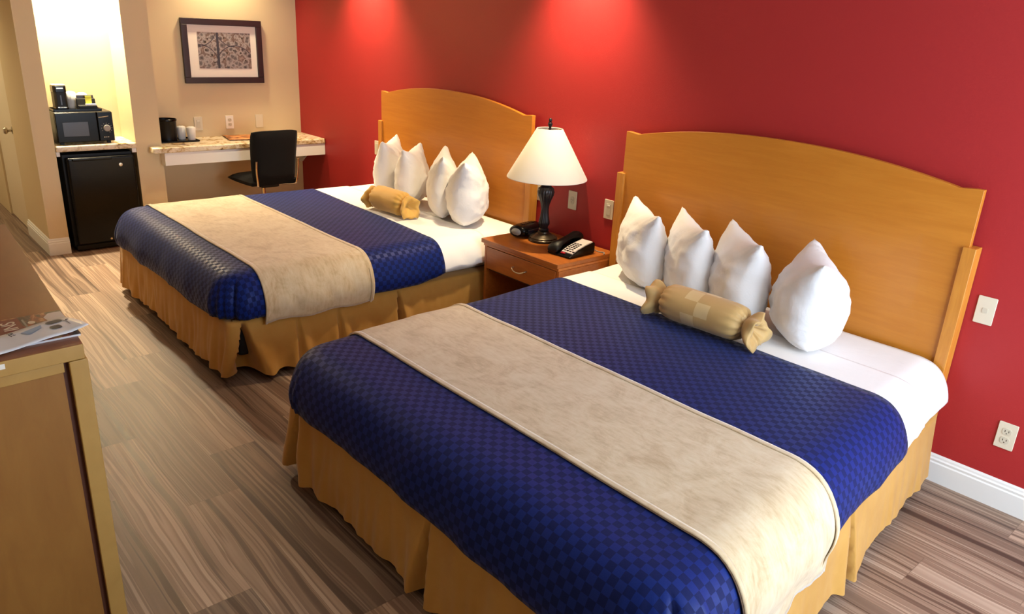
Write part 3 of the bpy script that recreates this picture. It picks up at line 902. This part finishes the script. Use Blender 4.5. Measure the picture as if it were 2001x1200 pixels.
# ------------------------------------------------------------------ wall plates
def plate(kind, loc, face, label, mat, ins='decora', cat='wall outlet'):
    """face 'y' -> on red wall (faces -y); 'x' -> on far wall (faces +x). loc = centre on wall"""
    rz = 0 if face == 'y' else R(90)
    t = thing(kind, label, cat, loc, rz, 'wall plates')
    bm = bmesh.new(); prism(bm, rrect(-0.035, 0.035, -0.057, 0.057, 0.004, 3), 1, -0.006, -0.0003)
    obj('cover_plate', bm, mat, t, bevel=0.002)
    if ins == 'duplex':
        for zz in (0.0195, -0.0195):
            bm = bmesh.new(); prism(bm, rrect(-0.0165, 0.0165, zz - 0.014, zz + 0.014, 0.010, 5), 1, -0.0078, -0.006); s_ = obj('socket', bm, M['plate_in'], t)
            bm = bmesh.new(); box(bm, -0.008, -0.0055, -0.0082, -0.0078, zz - 0.002, zz + 0.006); box(bm, 0.0055, 0.008, -0.0082, -0.0078, zz - 0.002, zz + 0.006); box(bm, -0.002, 0.002, -0.0082, -0.0078, zz - 0.010, zz - 0.006)
            obj('socket_slots', bm, M['slot'], s_)
    elif ins == 'decora':
        bm = bmesh.new(); prism(bm, rrect(-0.0165, 0.0165, -0.033, 0.033, 0.002, 2), 1, -0.0085, -0.006); obj('rocker', bm, M['plate_in'], t, bevel=0.001)
    elif ins == 'dimmer':
        bm = bmesh.new(); prism(bm, rrect(-0.0165, 0.0165, -0.033, 0.033, 0.002, 2), 1, -0.0080, -0.006); o = obj('rocker', bm, M['plate_in'], t, bevel=0.001)
        mkbox('indicator', -0.011, 0.011, -0.0095, -0.0080, 0.020, 0.026, M['plate_w'], t)['label'] = 'small white lit indicator bar'
    elif ins == 'round':
        bm = bmesh.new(); prism(bm, rrect(-0.017, 0.017, -0.024, 0.024, 0.016, 7), 1, -0.0080, -0.006); s_ = obj('socket', bm, M['plate_in'], t)
        bm = bmesh.new(); box(bm, -0.008, -0.0055, -0.0084, -0.0080, -0.002, 0.008); box(bm, 0.0055, 0.008, -0.0084, -0.0080, -0.002, 0.008); box(bm, -0.002, 0.002, -0.0084, -0.0080, -0.012, -0.008); obj('socket_slots', bm, M['slot'], s_)
    elif ins == 'jack':
        bm = bmesh.new(); prism(bm, rrect(-0.010, 0.010, -0.010, 0.010, 0.003, 3), 1, -0.0080, -0.006); obj('jack', bm, M['plate_in'], t)
    return t
plate('wall_outlet', (2.096, 0, 0.320), 'y', 'ivory duplex outlet low on the red wall, right of the foreground bed', M['plate'], 'duplex')
plate('wall_jack', (1.903, 0, 0.805), 'y', 'ivory wall plate on the red wall beside the right headboard post', M['plate'], 'jack', 'wall plate')
plate('wall_outlet', (-0.720, 0, 0.808), 'y', 'ivory wall plate half hidden behind the lamp stem', M['plate'], 'decora')
plate('wall_outlet', (-0.424, 0, 0.808), 'y', 'ivory wall plate right of the lamp, above the telephone', M['plate'], 'round')
plate('light_switch', (-0.126, 0, 0.810), 'y', 'ivory switch with a white bar beside the left post of the wide headboard', M['plate'], 'dimmer', 'light switch')
plate('light_switch', (-2.672, 0, 0.812), 'y', 'ivory plate peeking out left of the farther headboard', M['plate'], 'decora', 'light switch')
plate('wall_outlet', (XF, -0.952, 0.887), 'x', 'beige switch plate above the desk nearest the ice bucket', M['plate'], 'dimmer', 'light switch')
plate('wall_outlet', (XF, -0.678, 0.889), 'x', 'bright white duplex outlet above the middle of the desk', M['plate_w'], 'duplex')
plate('wall_jack', (XF, -0.405, 0.889), 'x', 'pale blank wall plate above the desk behind the chair', M['plate'], 'none', 'wall plate')

# ------------------------------------------------------------------ desk
DK = thing('built_in_desk', 'long built-in desk counter with mottled granite top and white apron', 'desk', (XF, 0, 0))
bm = bmesh.new()
dx = 0.475
prism(bm, [(0.001, -0.001), (dx, -0.001), (dx, -1.47), (dx - .012, -1.485), (0.372, -1.485), (0.372, -1.381), (0.001, -1.381)], 2, 0.728, 0.773)
obj('countertop', bm, M['granite'], DK, bevel=0.010, segs=3)['label'] = 'mottled cream and brown stone top'
bm = bmesh.new(); box(bm, dx - .03, dx - .012, -1.40, -0.002, 0.628, 0.728); box(bm, 0.365, dx - .03, -1.40, -1.384, 0.628, 0.728)
obj('apron', bm, M['trim'], DK, bevel=0.002)
bm = bmesh.new(); prism(bm, [(0.001, 0.728), (0.001, 0.50), (0.02, 0.50), (0.30, 0.700), (0.30, 0.728)], 1, -0.03, -0.005)
obj('bracket', bm, M['trim'], DK)

# ice bucket tray etc.
ZD = 0.7735
TR = thing('desk_tray', 'flat black tray at the left end of the desk', 'tray', (-3.872, -1.205, ZD))
bm = bmesh.new(); prism(bm, rrect(-0.105, 0.105, -0.165, 0.165, 0.012, 4), 2, 0.0, 0.006)
prism(bm, [(-0.105, -0.165), (0.105, -0.165), (0.105, -0.158), (-0.105, -0.158)], 2, 0.006, 0.013); prism(bm, [(-0.105, 0.158), (0.105, 0.158), (0.105, 0.165), (-0.105, 0.165)], 2, 0.006, 0.013)
prism(bm, [(-0.105, -0.158), (-0.098, -0.158), (-0.098, 0.158), (-0.105, 0.158)], 2, 0.006, 0.013); prism(bm, [(0.098, -0.158), (0.105, -0.158), (0.105, 0.158), (0.098, 0.158)], 2, 0.006, 0.013)
obj('tray_board', bm, M['black_pl'], TR)
IB = thing('ice_bucket', 'round black ice bucket on the desk tray', 'ice bucket', (-3.885, -1.265, ZD + 0.0065))
bm = bmesh.new(); lathe(bm, [(0.001, 0.0), (0.074, 0.0), (0.078, 0.004), (0.082, 0.165), (0.084, 0.168), (0.083, 0.174), (0.078, 0.174), (0.075, 0.01), (0.001, 0.008)], 48); obj('bucket_body', bm, M['bucket'], IB, smooth=True, angle=40)
mklathe('bucket_rim', [(0.0825, 0.160), (0.086, 0.162), (0.086, 0.172), (0.0825, 0.175)], M['black_pl'], IB, 48, caps=False)
def cup(x, y, z, label, h=0.10, r=0.033, cat='cup'):
    t = thing('wrapped_cup', label, cat, (x, y, z), 0, 'wrapped plastic cups')
    bm = bmesh.new(); lathe(bm, [(0.001, 0), (r * 0.78, 0), (r * 0.8, 0.003), (r, h - 0.004), (r * 1.06, h - 0.002), (r * 1.05, h), (r * 0.95, h), (r * 0.74, 0.006), (0.001, 0.005)], 28); obj('cup_body', bm, M['cup'], t, smooth=True, angle=40)
    bm = bmesh.new(); n = 28; rings = []
    for k, (rr_, zz) in enumerate(((r * 0.86, 0.001), (r * 1.03, h * 0.5), (r * 1.12, h - 0.002), (r * 0.9, h + 0.006), (r * 0.3, h + 0.012))):
        rings.append([bm.verts.new((rr_ * (1 + 0.05 * math.sin(i * 2.3 + k)) * math.cos(2 * PI * i / n), rr_ * (1 + 0.05 * math.sin(i * 2.3 + k)) * math.sin(2 * PI * i / n), zz)) for i in range(n)])
    for a, b in zip(rings[:-1], rings[1:]):
        for i in range(n): bm.faces.new((a[i], a[(i + 1) % n], b[(i + 1) % n], b[i]))
    obj('paper_wrap', bm, M['cup'], t, smooth=True); return t
cup(-3.905, -1.140, ZD + 0.0065, 'wrapped white cup touching the ice bucket on the desk tray')
cup(-3.845, -1.080, ZD + 0.0065, 'wrapped white cup at the front right of the desk tray')

FO = thing('guest_folder', 'orange-brown printed guest folder lying flat on the desk', 'folder', (-3.845, -0.645, ZD), R(-10))
FO.scale = (1.12, 1.18, 1.3)
mkbox('back_cover', -0.135, 0.135, -0.115, 0.125, 0.0, 0.004, M['frame'], FO)
bm = bmesh.new(); g = []
for j in range(9):
    g.append([bm.verts.new((-0.13 + 0.26 * i / 8, -0.12 + 0.245 * j / 8, 0.006 + 0.010 * math.sin(PI * i / 8) * (0.4 + 0.6 * j / 8))) for i in range(9)])
for a, b in zip(g[:-1], g[1:]):
    for i in range(8): bm.faces.new((a[i], a[i + 1], b[i + 1], b[i]))
o = obj('front_cover', bm, M['folder'], FO, smooth=True); orient_up(o); solid(o, 0.002)

# ------------------------------------------------------------------ office chair
OC = thing('office_chair', 'armless black office chair with chrome bars tucked under the desk', 'office chair', (-3.52, -0.625, 0.0), R(3))
# local: +x toward camera side (back of chair), seat centre near origin
bm = bmesh.new(); n = 10
def slab(bm, fx, N=12, Mm=12):
    top = []; bot = []
    for j in range(Mm + 1):
        ra = []; rb = []
        for i in range(N + 1):
            a, b = fx(i / N, j / Mm); ra.append(bm.verts.new(a)); rb.append(bm.verts.new(b))
        top.append(ra); bot.append(rb)
    for g, fl in ((top, False), (bot, True)):
        for j in range(Mm):
            for i in range(N):
                q = [g[j][i], g[j][i + 1], g[j + 1][i + 1], g[j + 1][i]]
                bm.faces.new(q[::-1] if fl else q)
    per = [(j, 0) for j in range(Mm + 1)] + [(Mm, i) for i in range(1, N + 1)] + [(j, N) for j in range(Mm - 1, -1, -1)] + [(0, i) for i in range(N - 1, 0, -1)]
    for a, b in zip(per, per[1:] + per[:1]):
        bm.faces.new((top[a[0]][a[1]], top[b[0]][b[1]], bot[b[0]][b[1]], bot[a[0]][a[1]]))
def se(u): return math.copysign(abs(u), u)
def seatf(a, b):
    u = 2 * a - 1; v = 2 * b - 1
    x = 0.235 * u * (1 - 0.05 * v * v); y = 0.225 * v * (1 - 0.06 * abs(u) ** 3)
    puff = (1 - u ** 4) * (1 - v ** 4)
    z = 0.455 + 0.035 * puff ** 0.5 - (0.02 * max(0, -u) ** 3)
    return (x, y, z), (x * 0.96, y * 0.96, 0.425 - 0.01 * puff)
slab(bm, seatf); obj('seat', bm, M['chairf'], OC, smooth=True, angle=60)
bm = bmesh.new()
def backf(a, b):
    u = 2 * a - 1; h = b
    wd = 0.21 * (1.0 - 0.10 * (1 - h)) * (1 - 0.06 * abs(2 * h - 1) ** 6)
    y = wd * u; z = 0.455 + 0.425 * h - 0.012 * abs(u) ** 4 * h
    x0 = 0.205 + 0.035 * (1 - u * u) + 0.05 * h * h
    puff = ((1 - u ** 6) * (1 - (2 * h - 1) ** 6)) ** 0.5
    return (x0 + 0.012 + 0.018 * puff, y, z), (x0 - 0.012 - 0.018 * puff, y, z)
slab(bm, backf); obj('backrest', bm, M['chairf'], OC, smooth=True, angle=60)
for sd in (-1, 1):
    mktube('chrome_bar', spline([(0.283, sd * 0.186, 0.64), (0.272, sd * 0.186, 0.56), (0.262, sd * 0.176, 0.46), (0.245, sd * 0.165, 0.425), (0.15, sd * 0.10, 0.412)], 6), 0.009, M['chrome'], OC, 8)
mkbox('tilt_mechanism', -0.09, 0.14, -0.08, 0.08, 0.385, 0.418, M['black_mt'], OC, bevel=0.01)
mktube('height_lever', [(0.02, 0.06, 0.40), (0.05, 0.17, 0.395), (0.055, 0.20, 0.39)], 0.006, M['black_mt'], OC, 8)
mklathe('gas_column', [(0.027, 0.08), (0.027, 0.22), (0.016, 0.225), (0.016, 0.415)], M['chrome'], OC, 20)
for q in OC.children:
    if q.name.split('.')[0] in ('seat', 'backrest', 'chrome_bar', 'tilt_mechanism', 'height_lever'):
        for v in q.data.vertices: v.co.z += 0.03
for k in range(5):
    a = R(20 + 72 * k); ca, sa = math.cos(a), math.sin(a)
    bm = bmesh.new(); tube(bm, [(0.0, 0, 0.10), (0.10 * ca, 0.10 * sa, 0.092), (0.22 * ca, 0.22 * sa, 0.068)], [0.022, 0.017, 0.012], 8)
    lg = obj('base_arm', bm, M['chrome'], OC, smooth=True)
    bm = bmesh.new(); rr = lathe(bm, [(0.001, -0.02), (0.024, -0.02), (0.027, -0.012), (0.027, 0.012), (0.024, 0.02), (0.001, 0.02)], 20)
    obj('caster', bm, M['black_mt'], lg, smooth=True, angle=40, loc=(0.225 * ca, 0.225 * sa, 0.0275), rot=(R(90), 0, a))

# ------------------------------------------------------------------ framed picture
px0, px1, pz0, pz1 = -1.032, -0.344, 1.222, 1.741
PF = thing('framed_picture', 'dark framed stone tracery print with a wide white mat above the desk', 'framed picture', (XF, (px0 + px1) / 2, (pz0 + pz1) / 2))
hw, hh, fw_ = (px1 - px0) / 2, (pz1 - pz0) / 2, 0.050
bm = bmesh.new()
box(bm, 0.001, 0.030, -hw, hw, hh - fw_, hh); box(bm, 0.001, 0.030, -hw, hw, -hh, -hh + fw_)
box(bm, 0.001, 0.030, -hw, -hw + fw_, -hh + fw_, hh - fw_); box(bm, 0.001, 0.030, hw - fw_, hw, -hh + fw_, hh - fw_)
obj('frame', bm, M['frame'], PF, bevel=0.003)
mkbox('mat_board', 0.002, 0.012, -hw + fw_ - .002, hw - fw_ + .002, -hh + fw_ - .002, hh - fw_ + .002, M['mat'], PF)
pr = mkbox('print', 0.0121, 0.014, -0.213, 0.241, -0.138, 0.153, M['print'], PF)
bm = bmesh.new()
def flatarc(cy_, cz_, r_, a0, a1, w_=0.006):
    pts = []
    for i in range(17):
        a = R(a0 + (a1 - a0) * i / 16); pts.append((cy_ + r_ * math.cos(a), cz_ + r_ * math.sin(a)))
    for (p, q) in zip(pts[:-1], pts[1:]):
        if not all(-0.211 < v[0] < 0.239 and -0.136 < v[1] < 0.151 for v in (p, q)): continue
        d = Vector((q[0] - p[0], q[1] - p[1])); nrm = Vector((-d.y, d.x)).normalized() * w_ / 2
        vs = [bm.verts.new((0.0145, a_[0] + s_ * nrm.x, a_[1] + s_ * nrm.y)) for a_, s_ in ((p, 1), (p, -1), (q, -1), (q, 1))]
        bm.faces.new(vs)
flatarc(-0.21, 0.20, 0.16, 270, 360); flatarc(0.10, 0.20, 0.16, 180, 270); flatarc(-0.21, -0.11, 0.165, 0, 90); flatarc(0.10, -0.11, 0.16, 90, 180); flatarc(0.10, -0.11, 0.16, 0, 90)
box(bm, 0.0141, 0.0147, -0.056, -0.036, -0.136, 0.151)
tr_ = obj('tracery_lines', bm, M['grey_win'], pr)
for (yy, zz, r_) in ((-0.13, 0.10, .008), (-0.15, 0.075, .009), (0.01, 0.11, .007), (0.17, 0.11, .008), (0.11, 0.08, .006), (-0.15, 0.01, .009), (-0.10, -0.03, .009), (0.03, -0.01, .008), (0.09, 0.01, .007), (0.15, -0.01, .008), (-0.08, -0.09, .007), (0.01, -0.13, .005), (0.19, -0.07, .007), (0.0, -0.06, .007)):
    flow = bmesh.new(); vs = [flow.verts.new((0.0146, yy + r_ * math.cos(2 * PI * i / 12), zz + r_ * math.sin(2 * PI * i / 12))) for i in range(12)]; flow.faces.new(vs); obj('carved_hole', flow, M['slot'], pr)

# ------------------------------------------------------------------ fridge alcove
FC = thing('alcove_counter', 'granite counter shelf in the alcove over the mini fridge', 'countertop', (XF, -2.134, 0))
mkbox('slab', 0.001, 0.385, 0.002, 0.558, 0.768, 0.812, M['granite'], FC, bevel=0.010, segs=3)
mkbox('support_block', 0.30, 0.365, 0.002, 0.025, 0.735, 0.768, M['trim'], FC)
mkbox('support_block', 0.30, 0.365, 0.525, 0.556, 0.735, 0.768, M['trim'], FC)
FR = thing('mini_fridge', 'black mini fridge in the alcove below the microwave', 'mini fridge', (XF, -2.134, 0))
bm = bmesh.new(); box(bm, 0.03, 0.345, 0.035, 0.525, 0.03, 0.745)
obj('cabinet', bm, M['black_mt'], FR, bevel=0.006)
dr = mkbox('door', 0.352, 0.405, 0.055, 0.525, 0.055, 0.725, M['black_pl'], FR, bevel=0.016, segs=4)
bm = bmesh.new(); box(bm, 0.398, 0.418, 0.09, 0.36, 0.700, 0.722); obj('door_handle', bm, M['black_pl'], dr, bevel=0.006, segs=3)
mklathe('badge', [(0.014, 0), (0.013, 0.003), (0.001, 0.004)], M['nickel'], dr, 24, loc=(0.405, 0.420, 0.655), rot=(0, R(90), 0))['label'] = 'round silver badge'
mklathe('lock', [(0.009, 0), (0.008, 0.004), (0.001, 0.005)], M['nickel'], dr, 20, loc=(0.405, 0.285, 0.085), rot=(0, R(90), 0))['label'] = 'small round silver lock'
mkbox('kick_plate', 0.34, 0.375, 0.045, 0.52, 0.012, 0.05, M['black_mt'], FR, bevel=0.004)
for yy in (0.07, 0.49):
    for xx in (0.07, 0.32): mkbox('foot', xx - .015, xx + .015, yy - .015, yy + .015, 0.0, 0.03, M['black_mt'], FR)

MW = thing('microwave_oven', 'black microwave oven on the alcove counter', 'microwave', (-3.70, -1.908, 0.812), R(0))
# local front +x at 0.03
mkbox('case', -0.29, 0.0, -0.195, 0.195, 0.016, 0.236, M['black_pl'], MW, bevel=0.006, segs=3)
mkbox('door', 0.0, 0.022, -0.194, 0.085, 0.018, 0.234, M['black_pl'], MW, bevel=0.006, segs=3)
w_ = mkbox('door_window', 0.0215, 0.0235, -0.150, 0.020, 0.062, 0.165, M['grey_win'], MW, bevel=0.001)
w_['label'] = 'grey mesh door window'
cp = mkbox('control_panel', 0.0, 0.022, 0.088, 0.194, 0.018, 0.234, M['black_pl'], MW, bevel=0.006, segs=3)
mklathe('dial', [(0.026, 0), (0.025, 0.010), (0.021, 0.014), (0.001, 0.014)], M['grey_pl'], cp, 32, loc=(0.022, 0.145, 0.115), rot=(0, R(90), 0))['label'] = 'round grey timer dial'
for a in range(0, 300, 30):
    aa = R(a - 60); y = 0.145 + 0.036 * math.cos(aa); z = 0.115 + 0.036 * math.sin(aa)
    if 0.10 < y < 0.185: mkbox('dial_mark', 0.022, 0.0226, y - 0.0018, y + 0.0018, z - 0.0018, z + 0.0018, M['ink2'], cp)
for i in range(3): mkbox('printed_word', 0.022, 0.0226, 0.118 + i * 0.013, 0.127 + i * 0.013, 0.045, 0.050, M['ink2'], cp)
bm = bmesh.new(); tube(bm, [(0.0235, 0.095, 0.195), (0.0235, 0.13, 0.198), (0.0235, 0.165, 0.203)], 0.0028, 6); obj('brand_strip', bm, M['chrome'], cp)
for yy in (-0.16, 0.16):
    for xx in (-0.25, -0.03): mkbox('foot', xx - .012, xx + .012, yy - .012, yy + .012, 0.0, 0.017, M['black_mt'], MW)
ZM = 0.812 + 0.2365
CT = thing('coffee_tray', 'black tray on top of the microwave holding the coffee things', 'tray', (-3.845, -1.925, ZM))
bm = bmesh.new(); prism(bm, rrect(-0.09, 0.09, -0.165, 0.165, 0.010, 4), 2, 0, 0.006); 
for a in ((-0.09, 0.09, -0.165, -0.158), (-0.09, 0.09, 0.158, 0.165), (-0.09, -0.083, -0.158, 0.158), (0.083, 0.09, -0.158, 0.158)): box(bm, *a, 0.006, 0.014)
obj('tray_board', bm, M['black_pl'], CT)
CM = thing('coffee_maker', 'tall black single-cup coffee maker on the microwave tray', 'coffee maker', (-3.845, -2.018, ZM + 0.0065))
bm = bmesh.new(); pts = rrect(-0.06, 0.055, -0.046, 0.046, 0.02, 5)
prism(bm, pts, 2, 0, 0.018); obj('base', bm, M['black_pl'], CM, bevel=0.003)
bm = bmesh.new(); prism(bm, rrect(-0.06, 0.050, -0.043, 0.043, 0.020, 5), 2, 0.018, 0.13); obj('column', bm, M['black_mt'], CM, bevel=0.003)
bm = bmesh.new(); prism(bm, rrect(-0.06, 0.05, -0.045, 0.045, 0.02, 5), 2, 0.125, 0.172); obj('brew_head', bm, M['black_pl'], CM, bevel=0.004)
bm = bmesh.new(); prism(bm, rrect(-0.058, 0.048, -0.043, 0.043, 0.02, 5), 2, 0.172, 0.180); obj('lid', bm, M['grey_pl'], CM, bevel=0.002)
mkbox('water_gauge', 0.0495, 0.0512, -0.004, 0.004, 0.035, 0.105, M['grey_win'], CM)
mkbox('logo_plate', 0.050, 0.0512, -0.022, 0.022, 0.152, 0.160, M['nickel'], CM)
mkbox('drip_plate', 0.0, 0.0562, -0.03, 0.03, 0.0175, 0.0205, M['chrome'], CM, bevel=0.001)
cup(-3.895, -1.932, ZM + 0.0065, 'wrapped white cup beside the coffee maker on the microwave tray', 0.115, 0.032)
cup(-3.895, -1.855, ZM + 0.0065, 'wrapped white cup behind the tea packets on the microwave tray', 0.105, 0.032)
CD = thing('condiment_caddy', 'dark stepped caddy of tea and coffee packets on the microwave tray', 'caddy', (-3.82, -1.86, ZM + 0.0065))
bm = bmesh.new(); prism(bm, [(-0.035, 0), (0.05, 0), (0.05, 0.028), (0.012, 0.03), (0.0, 0.075), (-0.035, 0.080)], 1, -0.05, 0.075)
obj('caddy_body', bm, M['black_mt'], CD, bevel=0.002)
o = mkbox('tea_packet', -0.004, 0.003, 0.005, 0.048, 0.030, 0.098, newmat('green_tea_packet', (196, 196, 60), 0.5), CD, bevel=0.001); o['label'] = 'yellow-green tea packet'; o.rotation_euler = (0, R(6), 0); o.location = (0.006, 0, 0)
o = mkbox('sugar_packet', 0.012, 0.045, 0.0, 0.07, 0.030, 0.040, M['paper'], CD, bevel=0.001); o['label'] = 'white sugar packets'
o = mkbox('coffee_packet', -0.03, -0.02, -0.045, 0.07, 0.07, 0.10, M['frame'], CD, bevel=0.002)

# ------------------------------------------------------------------ dresser
DX1, DX0, DY1, DZ = 0.0, -1.48, 0.0, 0.93
DY0 = -0.50
DS = thing('dresser', 'low wooden dresser with reddish brown top at the left edge', 'dresser', (0.621, -2.957, 0))
mkbox('top', DX0, DX1, DY0, DY1, DZ - 0.044, DZ - 0.0012, M['dres_edge'], DS, bevel=0.003)
mkbox('top_laminate', DX0 + .001, DX1 - .001, DY0, DY1 - .001, DZ - 0.0012, DZ, M['dres_top'], DS)['label'] = 'smooth reddish brown laminate surface'
mkbox('lower_panel', DX0 + 0.02, DX1 - 0.028, DY0 + 0.01, DY1 - 0.05, 0.05, DZ - 0.046, M['dres_side'], DS)
mkbox('corner_post', DX1 - 0.045, DX1 - 0.003, DY1 - 0.040, DY1 + 0.006, 0.0, DZ - 0.046, M['dres_edge'], DS, bevel=0.003)
mkbox('corner_post', DX0 + 0.003, DX0 + 0.045, DY1 - 0.040, DY1 + 0.006, 0.0, DZ - 0.046, M['dres_edge'], DS, bevel=0.003)
mkbox('groove', DX1 - 0.045, DX1 - 0.020, DY1 - 0.056, DY1 - 0.040, 0.0, DZ - 0.046, M['dres_gap'], DS)['label'] = 'dark reddish groove beside the corner post'
mkbox('end_rail', DX1 - 0.045, DX1 - 0.010, DY0 + 0.01, DY1 - 0.052, DZ - 0.075, DZ - 0.046, M['dres_edge'], DS, bevel=0.002)
mkbox('end_panel', DX1 - 0.030, DX1 - 0.014, DY0 + 0.01, DY1 - 0.056, 0.0, DZ - 0.075, M['dres_side'], DS)
for c_ in range(2):
    for r_ in range(3):
        xa = DX0 + 0.06 + c_ * 0.69; za = 0.08 + r_ * 0.26
        d = mkbox('drawer', xa, xa + 0.66, DY1 - 0.05, DY1 - 0.012, za, za + 0.245, M['dres_side'], DS, bevel=0.004)
        mktube('drawer_pull', spline([(xa + 0.27, DY1 - 0.012, za + .1), (xa + 0.28, DY1 + 0.012, za + .1), (xa + 0.38, DY1 + 0.012, za + .1), (xa + 0.39, DY1 - 0.012, za + .1)], 5), 0.004, M['nickel'], d, 8)
mkbox('sticker', DX1 - 0.0005, DX1 + 0.0006, -0.203, -0.183, DZ - 0.022, DZ - 0.008, M['plate_w'], DS)['label'] = 'small white sticker on the top edge'

for q in list(DS.children) + [c for d in DS.children for c in d.children]:
    for v in q.data.vertices:
        x, y = v.co.x, v.co.y; v.co.x = x - 0.06 * y; v.co.y = y - 0.045 * x

# magazine and brochure on the dresser
MG = thing('magazine', 'dark printed magazine under the white brochure on the dresser', 'magazine', (0.452, -3.100, DZ), R(1))
mkbox('pages', -0.110, 0.11, -0.150, 0.150, 0.0, 0.006, M['paper'], MG)
mkbox('front_cover', -0.112, 0.112, -0.152, 0.152, 0.006, 0.0068, M['mag'], MG)
mkbox('title_panel', -0.106, 0.020, -0.020, 0.042, 0.0068, 0.0070, newmat('cover_red_brown', (120, 52, 44), 0.35), MG)
text('cover_title', 'INS', 0.050, M['ink2'], MG, (-0.046, 0.014, 0.0072), (0, 0, R(180)))
mkbox('cover_caption', -0.085, -0.01, 0.047, 0.052, 0.0068, 0.0071, M['grey_pl'], MG)
bm = bmesh.new(); vs = [bm.verts.new((-0.048 + 0.013 * math.cos(2 * PI * i / 20), 0.066 + 0.009 * math.sin(2 * PI * i / 20), 0.0071)) for i in range(20)]; bm.faces.new(vs); obj('cover_dot', bm, M['ink2'], MG)
bm = bmesh.new(); vs = [bm.verts.new(p) for p in ((-0.10, 0.118, 0.0071), (-0.10, 0.150, 0.0071), (-0.02, 0.150, 0.0071), (-0.035, 0.105, 0.0071), (-0.07, 0.10, 0.0071))]; bm.faces.new(vs); obj('cover_plate_picture', bm, M['silver_pl'], MG)
BR = thing('brochure', 'white folded brochure lying over the magazine at the dresser end', 'brochure', (0.484, -2.938, DZ + 0.0075), R(14))
bm = bmesh.new(); g = []
for j in range(25):
    row = []
    for i in range(7):
        u = i / 6; v = j / 24
        x = -0.062 + 0.126 * u; y = -0.37 + 0.37 * v + 0.006 * math.sin(u * 3) * v
        z = 0.004 + 0.004 * math.sin(v * 9 + u) + (0.014 * (v - .86) * 7 * u if v > 0.86 else 0)
        row.append(bm.verts.new((x, y, z)))
    g.append(row)
def leaf_z(x, y):
    u = (x + 0.062) / 0.126; v = (y + 0.37) / 0.37
    return 0.0045 + 0.004 * math.sin(v * 9 + u) + (0.014 * (v - .86) * 7 * u if v > 0.86 else 0)
for a, b in zip(g[:-1], g[1:]):
    for i in range(6): bm.faces.new((a[i], a[i + 1], b[i + 1], b[i]))
o = obj('leaflet', bm, M['paper'], BR, smooth=True); orient_up(o); solid(o, 0.001)
def decal(name, pts, mat):
    bm = bmesh.new(); bm.faces.new([bm.verts.new((x, y, leaf_z(x, y) + 0.0012)) for x, y in pts]); return obj(name, bm, mat, BR)
decal('printed_emblem', rrect(-0.010, 0.018, -0.072, -0.045, 0.008, 4), M['ink'])
decal('printed_oval', rrect(-0.048, -0.024, -0.066, -0.024, 0.011, 5), M['ink'])
decal('printed_fold_shape', [(-0.03, -0.135), (0.0, -0.125), (-0.02, -0.085), (-0.04, -0.078)], newmat('pale_blue_ink', (150, 176, 204), 0.5))
text('printed_words', 'TRI', 0.020, M['ink'], BR, (-0.020, -0.160, 0.0105), (0, 0, R(180)))
mktube('printed_line', [(x, y, leaf_z(x, y) + 0.001) for x, y in ((-0.04, -0.026), (-0.015, -0.020), (0.012, -0.024))], 0.0008, M['ink'], BR, 5)
mktube('printed_mark', [(x, y, leaf_z(x, y) + 0.001) for x, y in ((-0.030, -0.008), (-0.034, -0.012), (-0.030, -0.017), (-0.024, -0.014))], 0.0009, M['ink'], BR, 5)

# ------------------------------------------------------------------ camera
cam = bpy.data.cameras.new('camera'); co = bpy.data.objects.new('camera', cam); C.objects.link(co)
fwv = Vector((-0.69573201, 0.63131427, -0.34263576)); rtv = Vector((0.65836471, 0.75121169, 0.04729588)); upv = Vector((-0.28725056, 0.19267404, 0.93827706))
co.matrix_world = Matrix(((rtv.x, upv.x, -fwv.x, 2.77231), (rtv.y, upv.y, -fwv.y, -3.36117), (rtv.z, upv.z, -fwv.z, 1.77567), (0, 0, 0, 1)))
cam.sensor_width = 36; cam.sensor_fit = 'HORIZONTAL'; cam.lens = 1484.74 / 2001 * 36; cam.clip_start = 0.02
sc = bpy.context.scene; sc.camera = co
sc.view_settings.view_transform = 'Standard'; sc.view_settings.look = 'None'; sc.view_settings.gamma = 1; sc.view_settings.exposure = -0.17
sc.view_settings.use_curve_mapping = False
